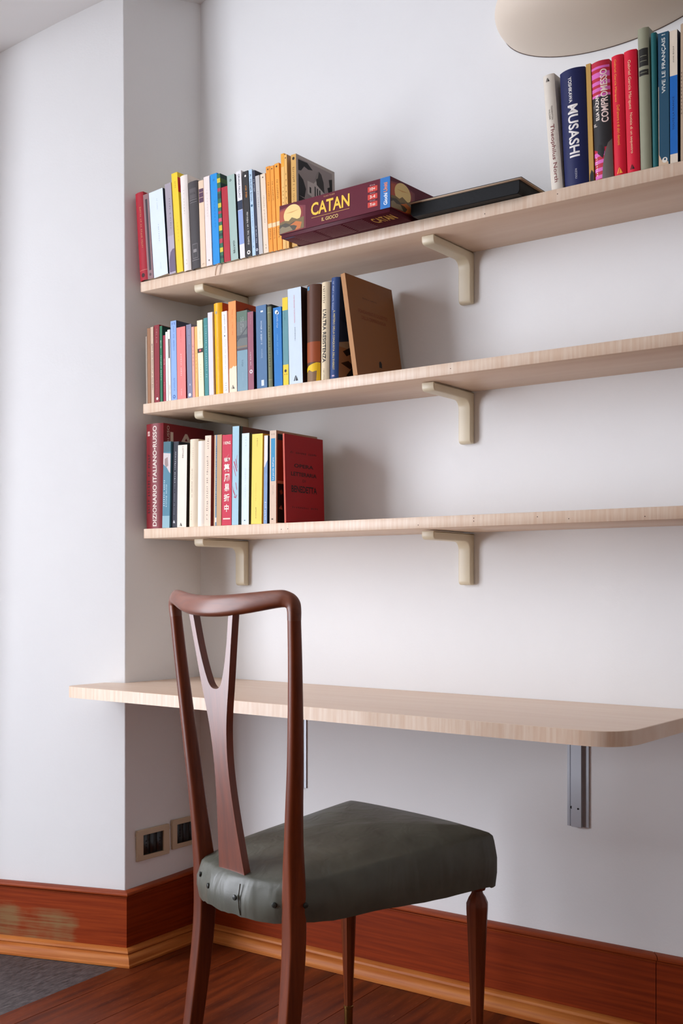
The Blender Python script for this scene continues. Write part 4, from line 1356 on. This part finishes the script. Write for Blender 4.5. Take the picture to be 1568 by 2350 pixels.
b = Book(-2.0235, 2.1640, 1.4605, 0.0127, 0.1998, 0.1319, -0.0248, 'teal paperback with pale lettering', '3e8a8b', G_MID, 'p', 0.0, 0.5)
b.text('~2 8 2 7','u',.6,.55,.62,.3,'8fc4c0')
b.band(0,1,.895,.9,'6fb0ae')
b = Book(-2.0090, 2.1640, 1.4605, 0.0159, 0.2119, 0.1399, -0.0247, 'plain lavender-white paperback on the middle shelf', 'e0dbe3', G_MID, 'p', 0.0, 0.5)
b = Book(-1.9912, 2.1700, 1.4605, 0.0285, 0.2323, 0.1473, -0.0303, 'tall golden-yellow hardback with a rounded spine', 'f6b41c', G_MID, 'h', 0.006, 0.32)
b.dot(.42,.895,.14,'a8a890')
b.text('~6 5 5','u',.5,.45,.34,.08,'e0a010')
b.cband(0,1,0,1,'b5481c')
b = Book(-1.9603, 2.1640, 1.4605, 0.0174, 0.2074, 0.1369, -0.0291, 'white paperback with a small black dot mid-spine', 'f0ecec', G_MID, 'p', 0.0, 0.5)
b.dot(.5,.70,.1,'2a2626')
b.text('~5 7','u',.55,.85,.22,.3,'a8a2a2')
b.text('~2 6 3 5','u',.55,.48,.36,.2,'c4bebe')
b.text('~4','u',.55,.08,.09,.3,'b4aeae')
b = Book(-1.9393, 2.1640, 1.4605, 0.0247, 0.2288, 0.1510, -0.0196, 'tall orange paperback with a cream spine foot', 'f99a52', G_MID, 'p', 0.0, 0.5)
b.poly([(0,.0),(1,.0),(1,.285),(.7,.28),(.6,.29),(.3,.265),(.12,.27),(0,.255)],'f3e3c6')
b.text('~2 4','u',.5,.86,.1,.1,'d9783a')
b.text('~3 4','u',.5,.70,.14,.12,'d9783a')
b.logo(.5,.06,.2,'3a2a20')
b.cband(0,1,0,1,'b0431a')
b.cpoly([(.2,.93),(.3,.96),(.4,.93),(.33,.90),(.25,.905)],'7a2a12')
b = Book(-1.9131, 2.1640, 1.4605, 0.0340, 0.2001, 0.1321, -0.0118, 'blue-grey paperback with a grey photograph on the upper spine', '7f9fae', G_MID, 'p', 0.0, 0.5)
b.band(0,1,.51,1,'6f7472')
b.band(0,1,.87,1,'5c7262',lift=1.4)
b.band(0,1,.66,.70,'54585c',lift=1.5)
b.poly([(0,.62),(1,.78),(1,.80),(0,.64)],'4c5054',lift=1.6)
b.band(0,1,.545,.565,'8a7460',lift=1.7)
b.band(0,1,.51,.535,'5a4c50',lift=1.7)
b.text('~5 2 5','u',.42,.83,.18,.08,'c4c8c2')
b.text('~3 4','u',.6,.86,.12,.08,'c4c8c2')
b.text('~6','u',.52,.35,.08,.14,'4a6472')
b.text('~8','u',.55,.18,.1,.08,'9db8c4')
b = Book(-1.8773, 2.1640, 1.4605, 0.0185, 0.1942, 0.1282, -0.0150, 'mauve-rose paperback with a white ring emblem', '9b5969', G_MID, 'p', 0.0, 0.5)
b.dot(.55,.235,.26,'e6dcdc')
b.dot(.55,.235,.13,'9b5969',lift=2)
b.text('~4 8','u',.5,.40,.17,.16,'e6d4d4')
b.text('~6 5','u',.55,.90,.12,.14,'c79aa2')
b.cband(0,1,0,1,'241a20')
b = Book(-1.8488, 2.1640, 1.4605, 0.0326, 0.2049, 0.1352, -0.0193, 'steel-blue paperback with white lettering', '4e739b', G_MID, 'p', 0.0, 0.5)
b.text('Simenon','u',.52,.42,.11,.16,'a9c0d8')
b.text('~2 8 2 9','u',.52,.67,.28,.16,'d4e0ec')
b.band(.46,.7,.915,.935,'e4ecf4')
b.text('~1','h',.58,.045,.26,.26,'dce6f0')
b.text('~1','h',.58,.08,.26,.26,'dce6f0')
b = Book(-1.8131, 2.1660, 1.4605, 0.0132, 0.2034, 0.1322, -0.0227, 'worn olive-grey old book with dark binding edges', '7d8166', G_MID, 'h', 0.002, 0.8)
b.band(0,1,.975,1,'2c2a20')
b.text('~7 3 5','u',.5,.5,.5,.3,'4c5040')
b.band(0,1,.09,.094,'b8b48c')
b.band(0,1,.90,.904,'b8b48c')
b.cband(0,1,0,1,'2a2a22')
b = Book(-1.7930, 2.1640, 1.4605, 0.0253, 0.1928, 0.1273, -0.0237, 'cobalt blue paperback with a white bird mark', '1275bf', G_MID, 'p', 0.0, 0.5)
b.dot(.42,.94,.2,'dfe9f2')
b.dot(.58,.925,.14,'dfe9f2')
b.text('~8 6','d',.5,.82,.16,.18,'bcd8ee')
b.text('~7 5 7','d',.5,.53,.26,.14,'6fb0de')
b = Book(-1.7650, 2.1640, 1.4605, 0.0167, 0.2129, 0.1405, -0.0163, 'teal paperback with yellow top and foot', '60949b', G_MID, 'p', 0.0, 0.5)
b.band(0,1,.855,1,'f7ce2c')
b.band(0,1,0,.235,'f7ce2c')
b.text('~8','u',.4,.79,.1,.16,'3a6a70')
b.dot(.45,.165,.22,'3a3424')
b.text('~2','h',.5,.125,.5,.14,'3a3424')
b = Book(-1.7460, 2.1640, 1.4605, 0.0407, 0.2314, 0.1527, -0.0253, 'wide pale blue paperback with pink lettering', 'd0deea', G_MID, 'p', 0.0, 0.5)
b.text('FERNANDO ARAMBURU','u',.48,.78,.29,.07,'e58a9a')
b.text('I RONDONI','u',.5,.52,.14,.06,'5a5e6a')
b.logo(.5,.06,.16,'23242a')
b.cband(0,1,0,1,'3a221c')
b = Book(-1.6957, 2.1700, 1.4605, 0.0395, 0.2315, 0.1448, -0.0044, 'brown photographic hardback with an orange and yellow spine foot', '5e3d2e', G_MID, 'h', 0.008, 0.5)
b.band(.08,.32,.945,.985,'4a7fa0')
b.band(0,1,.20,.41,'9c4c26')
b.poly([(0,.10),(.25,.125),(.55,.10),(.8,.11),(1,.08),(1,.19),(.8,.195),(.5,.18),(.2,.165),(0,.14)],'f0c020')
b.poly([(0,.0),(1,.0),(1,.09),(.8,.11),(.55,.10),(.25,.12),(0,.09)],'8a6a4c',lift=1.2)
b.poly([(.78,.0),(1,.0),(1,.19),(.85,.19)],'e0b01c',lift=1.6)
b = Book(-1.6535, 2.1690, 1.4608, 0.0238, 0.2316, 0.1479, 0.0114, 'cream hardback with black capital lettering reading downwards', 'e0cdab', G_MID, 'h', 0.005, 0.5)
b.text('~8','d',.42,.87,.17,.3,'6a5c48')
b.text('*L’ALTRA RESISTENZA','d',.48,.45,.54,.42,'2d2a2c')
b.text('~8','d',.5,.06,.11,.2,'8a7a60')
b = Book(-1.6271, 2.1690, 1.4610, 0.0245, 0.2382, 0.1522, 0.0192, 'dark blue hardback with gold lettering beside the leaning brown book', '2a4376', G_MID, 'h', 0.005, 0.5)
b.text('~3 5 1 6 7','d',.35,.82,.28,.2,'aebbd4')
b.text('IL MISTERO DELLA CONQUISTA DELL’EVEREST','d',.5,.38,.58,.26,'d9c67a')
b.text('~1','h',.5,.03,.3,.16,'c9b0c4')
b.cband(0,1,0,1,'1c2c4c')
b.cband(0,1,0,.36,'8a6a52',lift=1.3)
b.cpoly([(0,.36),(.3,.40),(.6,.5),(1,.42),(1,.30),(0,.32)],'8d857c',lift=1.6)
b.cpoly([(.2,.05),(.5,.02),(.8,.1),(.9,.28),(.6,.32),(.45,.2)],'17100d',lift=1.8)
b.cpoly([(.05,.16),(.25,.2),(.4,.16),(.3,.12)],'2d1c14',lift=2)
b.cpoly([(.1,.28),(.3,.34),(.4,.30),(.2,.24)],'1a1210',lift=2)
b.cpoly([(.0,.68),(.4,.72),(.6,.6),(.3,.55),(.0,.58)],'142342',lift=2)
b = Book(-2.2340, 2.1630, 1.1270, 0.0626, 0.2780, 0.1940, 0.0000, 'large dark red dictionary with white spine lettering', '7e1f26', G_LOW, 'h', 0.006, 0.34)
b.text('*DIZIONARIO ITALIANO•RUSSO','u',.58,.5,.955,.22,'e6d4c8')
b.text('~5 6 2 5','u',.20,.43,.56,.16,'2e0a10')
b.band(.11,.28,.885,.93,'c9a49c')
b.band(.11,.28,.905,.908,'7e1f26',lift=1.6)
b.ctext('*LA',.36,.86,.46,.13,'d9c4b8')
b.ctext('RUSSO',.09,.90,.16,.03,'d9c4b8','u')
b = Book(-2.1656, 2.1530, 1.1276, 0.0263, 0.2255, 0.1488, 0.0229, 'teal-blue book with a pale photographed figure on the spine', '4f8296', G_LOW, 'p', 0.0, 0.5)
b.band(0,1,.88,1,'3f6874')
b.poly([(0,.87),(1,.86),(1,.63),(.8,.65),(.5,.70),(0,.74)],'cfc4c2')
b.poly([(.2,.80),(.6,.82),(.7,.72),(.4,.70),(.2,.74)],'9a8480',lift=1.8)
b.text('~5 7','d',.2,.4,.3,.16,'dbe8ec')
b.text('~6 7','d',.5,.37,.26,.18,'c4dce4')
b.band(0,1,0,.14,'8fb4be')
b = Book(-2.1390, 2.1590, 1.1277, 0.0201, 0.2242, 0.1480, 0.0332, 'blackish navy book with white lettering', '262632', G_LOW, 'p', 0.0, 0.5)
b.text('~10 6','d',.48,.70,.36,.14,'d9d9de')
b.text('~4 1 6 2 5','d',.48,.33,.36,.12,'8a8a96')
b.logo(.5,.07,.18,'e0e0e4')
b.cband(0,1,0,1,'20262c')
b = Book(-2.1116, 2.1530, 1.1275, 0.0323, 0.2127, 0.1404, 0.0162, 'stout cream paperback with a black mark at the spine foot', 'efe3d3', G_LOW, 'p', 0.0, 0.5)
b.text('L’ATTORE','d',.55,.91,.14,.14,'3a322c')
b.logo(.42,.035,.13,'23201e')
b.cband(0,1,0,1,'2c241e')
b = Book(-2.0728, 2.1580, 1.1274, 0.0296, 0.2250, 0.1435, 0.0151, 'ivory hardback with faint brown lettering', 'e9d8be', G_LOW, 'h', 0.005, 0.5)
b.text('~2 7 7','u',.42,.5,.32,.11,'9a8468')
b.text('~6','u',.5,.84,.14,.09,'d0bfa4')
b.text('~4','u',.35,.13,.1,.09,'c9b698')
b = Book(-2.0420, 2.1570, 1.1273, 0.0243, 0.2183, 0.1401, 0.0105, 'plain cream-white hardback with no lettering', 'f4e8da', G_LOW, 'h', 0.004, 0.5)
b = Book(-2.0151, 2.1530, 1.1272, 0.0208, 0.2301, 0.1519, 0.0115, 'cream paperback with a brick-red back cover', 'ecd4be', G_LOW, 'p', 0.0, 0.5)
b.text('~5 6 3 9','u',.42,.47,.6,.24,'8a7a6c')
b.text('~5','u',.5,.91,.11,.2,'8a7a6c')
b.text('~2','u',.4,.1,.06,.14,'a08e7c')
b.cband(0,1,0,1,'97484a')
b = Book(-1.9826, 2.1530, 1.1273, 0.0242, 0.2292, 0.1512, 0.0114, 'tan paperback with a narrow blue strip down the spine', 'c39a70', G_LOW, 'p', 0.0, 0.5)
b.band(0,.17,0,1,'d9b48e')
b.band(.17,.36,0,1,'6a8aa2')
b.text('~6 5 4 3 6','u',.265,.55,.66,.12,'35506a')
b.band(.17,.36,.04,.09,'e4e6e8',lift=1.6)
b = Book(-1.9561, 2.1530, 1.1274, 0.0320, 0.2269, 0.1498, 0.0114, 'crimson book with a column of white Chinese characters', 'c8183c', G_LOW, 'p', 0.0, 0.5)
b.text('*I KING','h',.5,.91,.72,.24,'f4e4d4')
b.text('*御','h',.5,.745,.62,.62,'f4e9dc')
b.text('*纂','h',.5,.635,.62,.62,'f4e9dc')
b.text('*周','h',.5,.525,.58,.62,'f4e9dc')
b.text('*易','h',.5,.415,.52,.6,'f4e9dc')
b.text('*折','h',.5,.305,.58,.6,'f4e9dc')
b.text('*中','h',.5,.19,.46,.6,'f4e9dc')
b.band(.14,.88,.065,.08,'f4d9c8')
b = Book(-1.9222, 2.1530, 1.1273, 0.0215, 0.2458, 0.1622, 0.0121, 'tall sky-blue book with red handwriting-like strokes', 'a4c8d6', G_LOW, 'p', 0.0, 0.5)
b.poly([(.2,.64),(.3,.65),(.75,.55),(.7,.535)],'b8405e')
b.poly([(.45,.67),(.52,.67),(.8,.58),(.76,.575)],'b8405e')
b.poly([(.7,.70),(.76,.71),(.6,.60),(.55,.60)],'c4708a')
b.poly([(.12,.60),(.2,.60),(.6,.50),(.54,.49)],'c4708a')
b.poly([(.1,.40),(.2,.36),(.5,.30),(.46,.29),(.15,.34)],'b8405e')
b.poly([(.5,.43),(.58,.43),(.75,.36),(.7,.35)],'b8405e')
b.poly([(.3,.28),(.6,.27),(.75,.30),(.7,.31),(.58,.285),(.32,.29)],'b8405e')
b.cband(0,1,0,1,'3c4440')
b.cband(.08,1,.80,1,'6b4034',lift=1.4)
b = Book(-1.8903, 2.1530, 1.1272, 0.0236, 0.2258, 0.1490, 0.0089, 'pale ice-blue paperback beside the yellow one', 'd9e8ee', G_LOW, 'p', 0.0, 0.5)
b.text('~4','u',.55,.91,.1,.1,'b8c4cc')
b.text('~8 8','u',.5,.45,.34,.12,'c9cfd8')
b.text('~1','h',.45,.045,.16,.14,'6a7680')
b.cband(0,1,0,1,'4a4a38')
b = Book(-1.8588, 2.1530, 1.1276, 0.0337, 0.2212, 0.1460, 0.0179, 'bright yellow paperback with small black lettering', 'f8d75c', G_LOW, 'p', 0.0, 0.5)
b.text('~7','u',.5,.905,.09,.07,'4a3c14')
b.text('~2 8','u',.42,.36,.2,.05,'d9b23a')
b.text('~9','u',.45,.125,.12,.07,'3a3014')
b.cband(0,1,0,1,'c98f14')
b = Book(-1.8186, 2.1530, 1.1271, 0.0111, 0.2151, 0.1420, 0.0118, 'slim white paperback with a blue lower half', 'e9e2e0', G_LOW, 'p', 0.0, 0.5)
b.poly([(0,.0),(1,.0),(1,.72),(.6,.69),(.2,.64),(0,.645)],'7f9cc4')
b.band(0,1,.535,.62,'a9b8d8')
b.text('~6 4','u',.5,.15,.2,.4,'e4e8f0')
b.cband(0,1,0,1,'101c30')
b = Book(-1.7992, 2.1530, 1.1271, 0.0202, 0.2256, 0.1627, 0.0026, 'beige paperback with a blue title label on the spine', 'dcc0a8', G_LOW, 'p', 0.0, 0.5)
b.band(.2,.84,.455,.915,'2f8fbd')
b.text('La parola dell’oro','u',.56,.59,.24,.3,'e6eef2')
b.text('~8','u',.5,.36,.1,.18,'b09a88')
b.text('~2','h',.5,.96,.4,.22,'a89484')
b.text('~1','h',.42,.045,.26,.22,'6a5848')
b.cband(0,1,0,1,'a9876c')
b.cband(.03,.97,.46,.95,'7a3420',lift=1.4)
b.cband(.03,.97,.90,.965,'14262e',lift=1.6)
b.cband(.03,.97,.01,.43,'17110f',lift=1.4)
b.cpoly([(.08,.35),(.13,.37),(.16,.33),(.11,.31)],'6a3a2a')
b.cpoly([(.06,.16),(.12,.2),(.15,.15)],'8a6050')
b = Book(-1.7493, 2.1490, 1.1270, 0.0049, 0.2151, 0.1527, -0.0265, 'slim scarlet book facing out with black cover lettering', 'd0543c', G_LOW, 'p', 0.0, 0.5)
b.cband(0,1,0,1,'9c0c14')
b.ctext('~2 6 5',.48,.80,.66,.022,'3a0a0e')
b.ctext('*OPERA',.48,.655,.50,.042,'2c0a0e')
b.ctext('*LETTERARIA',.48,.56,.66,.045,'2c0a0e')
b.ctext('DI',.48,.49,.08,.03,'2c0a0e')
b.ctext('*BENEDETTA',.48,.39,.66,.075,'26080c')
b.ctext('~9 4',.50,.18,.66,.02,'3a0a0e')
b.cpoly([(.5,.0),(.64,.0),(.62,.012),(.57,.016),(.52,.012)],'cfc4b8')
b = Book(-1.5545, 2.1620, 1.4605, 0.0122, 0.2443, 0.1949, -0.1510, 'brown paper-bound book leaning at the row end', 'b98452', G_MID, 'p', 0.0, 0.5, pages=M_PAGES2)
b.cband(0,1,0,1,'8a5a34')
b.ctext('~9 9',.46,.80,.30,.014,'4a2c18')
b.ctext('FONDAMENTI E OGGETTO',.50,.66,.62,.036,'7a341c')
b.ctext('DELLA CRIMINOLOGIA',.50,.60,.52,.036,'7a341c')
b.cpoly([(.49,.13),(.55,.13),(.555,.175),(.54,.195),(.515,.195),(.495,.175)],'1d1712')
b.ctext('~6',.52,.095,.12,.012,'4a2c18')
b.ctext('~4 8',.52,.07,.42,.012,'4a2c18')

# ---------------------------------------------------------------- bookmark ribbon hanging from the tartan book
def ribbon():
    yb = 2.1590
    path = [(-1.9745, 2.1612, 1.7916), (-1.9745, yb, 1.7900), (-1.9785, yb, 1.7820), (-1.9815, yb, 1.7720), (-1.9830, yb, 1.7625)]
    pts = spline(path, 5)
    o = sweep('bookmark_ribbon', pts, [(0.0022, 0.0004)] * len(pts), (0, -1, 0), plain('ribbon_tan', 'a88468', 0.7), None, power=4, seg=8)
    tag(o, 'tan bookmark ribbon hanging over the shelf edge below the tartan book', 'bookmark')
ribbon()

# ---------------------------------------------------------------- board game box lying on the top shelf, overhanging its edge
def game_box():
    w, d, h = 0.3205, 0.278, 0.0765
    r = tag(empty('game_box', (-1.7186, 2.0929, 1.7914), (0, 0, math.radians(-1.92))), 'maroon board game box with yellow title lying flat on the top shelf', 'game box')
    M = plain('maroon_card', '5e0f25', 0.45, 0.06, 25, spec=0.16)
    M2 = plain('maroon_card_dark', '4e0f20', 0.5, 0.06, 25, spec=0.2)
    lb = 0.0085
    # lid: five-sided shell
    bm = bmesh.new()
    t = 0.002
    box_bm(bm, 0, w, 0, d, h - t, h)
    for a in ((0, w, 0, t), (0, w, d - t, d), (0, t, t, d - t), (w - t, w, t, d - t)):
        box_bm(bm, a[0], a[1], a[2], a[3], lb, h - t)
    me = bpy.data.meshes.new('lid'); bm.to_mesh(me); bm.free()
    lid = link_mesh('lid', me, M, r)
    box('tray', t + 0.001, w - t - 0.001, t + 0.001, d - t - 0.001, 0.0, h - 2 * t - 0.001, M2, r, bevel=0.0006, seg=1)
    E = 0.00025
    def front(pts, hexs, lift=1, name='print'):
        mesh_obj(name, [(x * w, -E * lift, lb + z * (h - lb)) for x, z in pts], [tuple(range(len(pts)))], ink(hexs, 0.4), lid)
    def frect(x0, x1, z0, z1, hexs, lift=1): front([(x0, z0), (x1, z0), (x1, z1), (x0, z1)], hexs, lift)
    def ftext(txt, x, z, L, H, hexs, up=False, lift=3):
        vs, fs = text_shape(txt)
        hh = h - lb
        if up: out = [(x * w - q[1] * H * w, -E * lift, lb + (z + q[0] * L) * hh) for q in vs]
        else: out = [((x + q[0] * L) * w, -E * lift, lb + (z + q[1] * H) * hh) for q in vs]
        mesh_obj('lettering', out, fs, ink(hexs, 0.4), lid)
    def side(pts, hexs, lift=1):
        mesh_obj('print', [(w + E * lift, y * d, lb + z * (h - lb)) for y, z in pts], [tuple(range(len(pts)))], ink(hexs, 0.4), lid)
    def stext(txt, y, z, L, H, hexs, lift=3):
        vs, fs = text_shape(txt)
        mesh_obj('lettering', [(w + E * lift, (y + q[0] * L) * d, lb + (z + q[1] * H) * (h - lb)) for q in vs], fs, ink(hexs, 0.4), lid)
    def circ(cx, cz, rx, rz, n=28, z0=-1e9):
        return [(cx + rx * math.cos(2 * math.pi * k / n), max(z0, cz + rz * math.sin(2 * math.pi * k / n))) for k in range(n)]
    # simple sunset scene at the left end, fading into the maroon in steps
    def scene(f, sx):
        for k, (x1, c) in enumerate(((.25, '782230'), (.225, '8c2c2c'), (.195, 'a03a2a'), (.16, 'b04a2c'))):
            f([(0.004 * sx, .02), (x1 * sx, .02), (x1 * sx, .80 - .03 * k), (.12 * sx, .93 - .03 * k), (0.004 * sx, .86 - .03 * k)], c, 1 + 0.25 * k)
        f(circ(.125 * sx, .60, .083 * sx, .34), 'eecf86', 2.2)
        f([(.06 * sx, .68), (.12 * sx, .66), (.19 * sx, .72), (.12 * sx, .70)], 'dba25c', 2.4)
        f([(.004 * sx, .40), (.05 * sx, .44), (.09 * sx, .40), (.12 * sx, .50), (.17 * sx, .40), (.235 * sx, .44), (.235 * sx, .05), (.004 * sx, .02)], '7a6238', 2.6)
        f([(.004 * sx, .32), (.06 * sx, .36), (.10 * sx, .28), (.14 * sx, .34), (.18 * sx, .26), (.20 * sx, .05), (.004 * sx, .02)], '4a4030', 2.8)
        f([(.10 * sx, .24), (.16 * sx, .34), (.215 * sx, .26), (.20 * sx, .06), (.15 * sx, .04), (.17 * sx, .16), (.14 * sx, .22)], 'c8702e', 3.0)
        f([(.004 * sx, .20), (.03 * sx, .26), (.06 * sx, .20), (.10 * sx, .22), (.13 * sx, .06), (.004 * sx, .02)], '8a7a5c', 3.0)
    scene(front, 1.0)
    scene(side, 1.35)
    ftext('*CATAN', .477, .585, .35, .43, 'f2c23a')
    frect(.305, .65, .295, .307, 'd9a850', 2)
    ftext('*IL GIOCO', .475, .165, .15, .12, 'd9b46a')
    ftext('KLAUS TEUBER', .47, .915, .10, .05, 'c08a5c')
    for z, a, b in ((.735, 'Età', '10+'), (.485, 'Giocatori', '3-4'), (.235, 'Durata', '75 min')):
        p = round_poly([(.81, z - .085), (.893, z - .085), (.893, z + .085), (.81, z + .085)], .008, 4)
        front(p, 'cf3a2c', 2)
        ftext('*' + b, .852, z, .045, .10, 'f4dccf')
        ftext(a, .852, z + .125, .045, .04, 'd0a0a0')
    frect(.917, 1.0, 0, 1, '1f6fb8', 2)
    ftext('*Giochi', .962, .30, .38, .032, 'eef3f8', True)
    ftext('*Uniti', .962, .68, .30, .032, 'f08a3a', True)
    stext('*CATAN', .72, .50, .44, .34, 'd9a83a')
    stext('KLAUS TEUBER', .72, .86, .16, .05, 'b07a5c')
    # printed underside of the tray
    def under(x0, x1, y0, y1, hexs):
        z = -0.0002
        mesh_obj('print', [(x0 * w, y0 * d, z), (x0 * w, y1 * d, z), (x1 * w, y1 * d, z), (x1 * w, y0 * d, z)], [(0, 1, 2, 3)], ink(hexs, 0.5), r)
    for k in range(9):
        under(.10 + .004 * k, .30, .03 + .026 * k, .036 + .026 * k, 'a07880')
        under(.33, .55, .03 + .026 * k, .036 + .026 * k, 'b08a8c')
        under(.57, .74, .03 + .026 * k, .036 + .026 * k, 'a07880')
    under(.03, .12, .02, .045, '5a5a80')
    vs, fs = text_shape('*CATAN')
    mesh_obj('lettering', [((.87 + q[0] * .18) * w, (.12 - q[1] * .12) * d, -0.0003) for q in vs], fs, ink('c8963a'), r)
    return r
game_box()

# ---------------------------------------------------------------- flat black box beside it
def black_box():
    r = tag(empty('flat_box', (-1.3855, 2.1445, 1.7914), (0, 0, math.radians(0.55))), 'flat black box with a pale lid edge beside the game box', 'box')
    w, d = 0.2675, 0.222
    M = plain('black_card', '101113', 0.5, 0.25, 60, bump=0.15, bscale=150, spec=0.2)
    extrude_poly('tray', [(0.006, 0), (0.0, 0.006), (0.0, 0.0285), (w, 0.0285), (w, 0.006), (w - 0.004, 0)], 'y', 0, d, M, r, bevel=0.001, seg=1)
    box('lid', -0.002, w + 0.006, -0.004, d, 0.0288, 0.0312, plain('lid_board', 'c2a88e', 0.6, 0.06), r, bevel=0.0004, seg=1)
    box('lid_paper', -0.0022, w + 0.0062, -0.0042, d, 0.0312, 0.0322, M, r)
    return r
black_box()
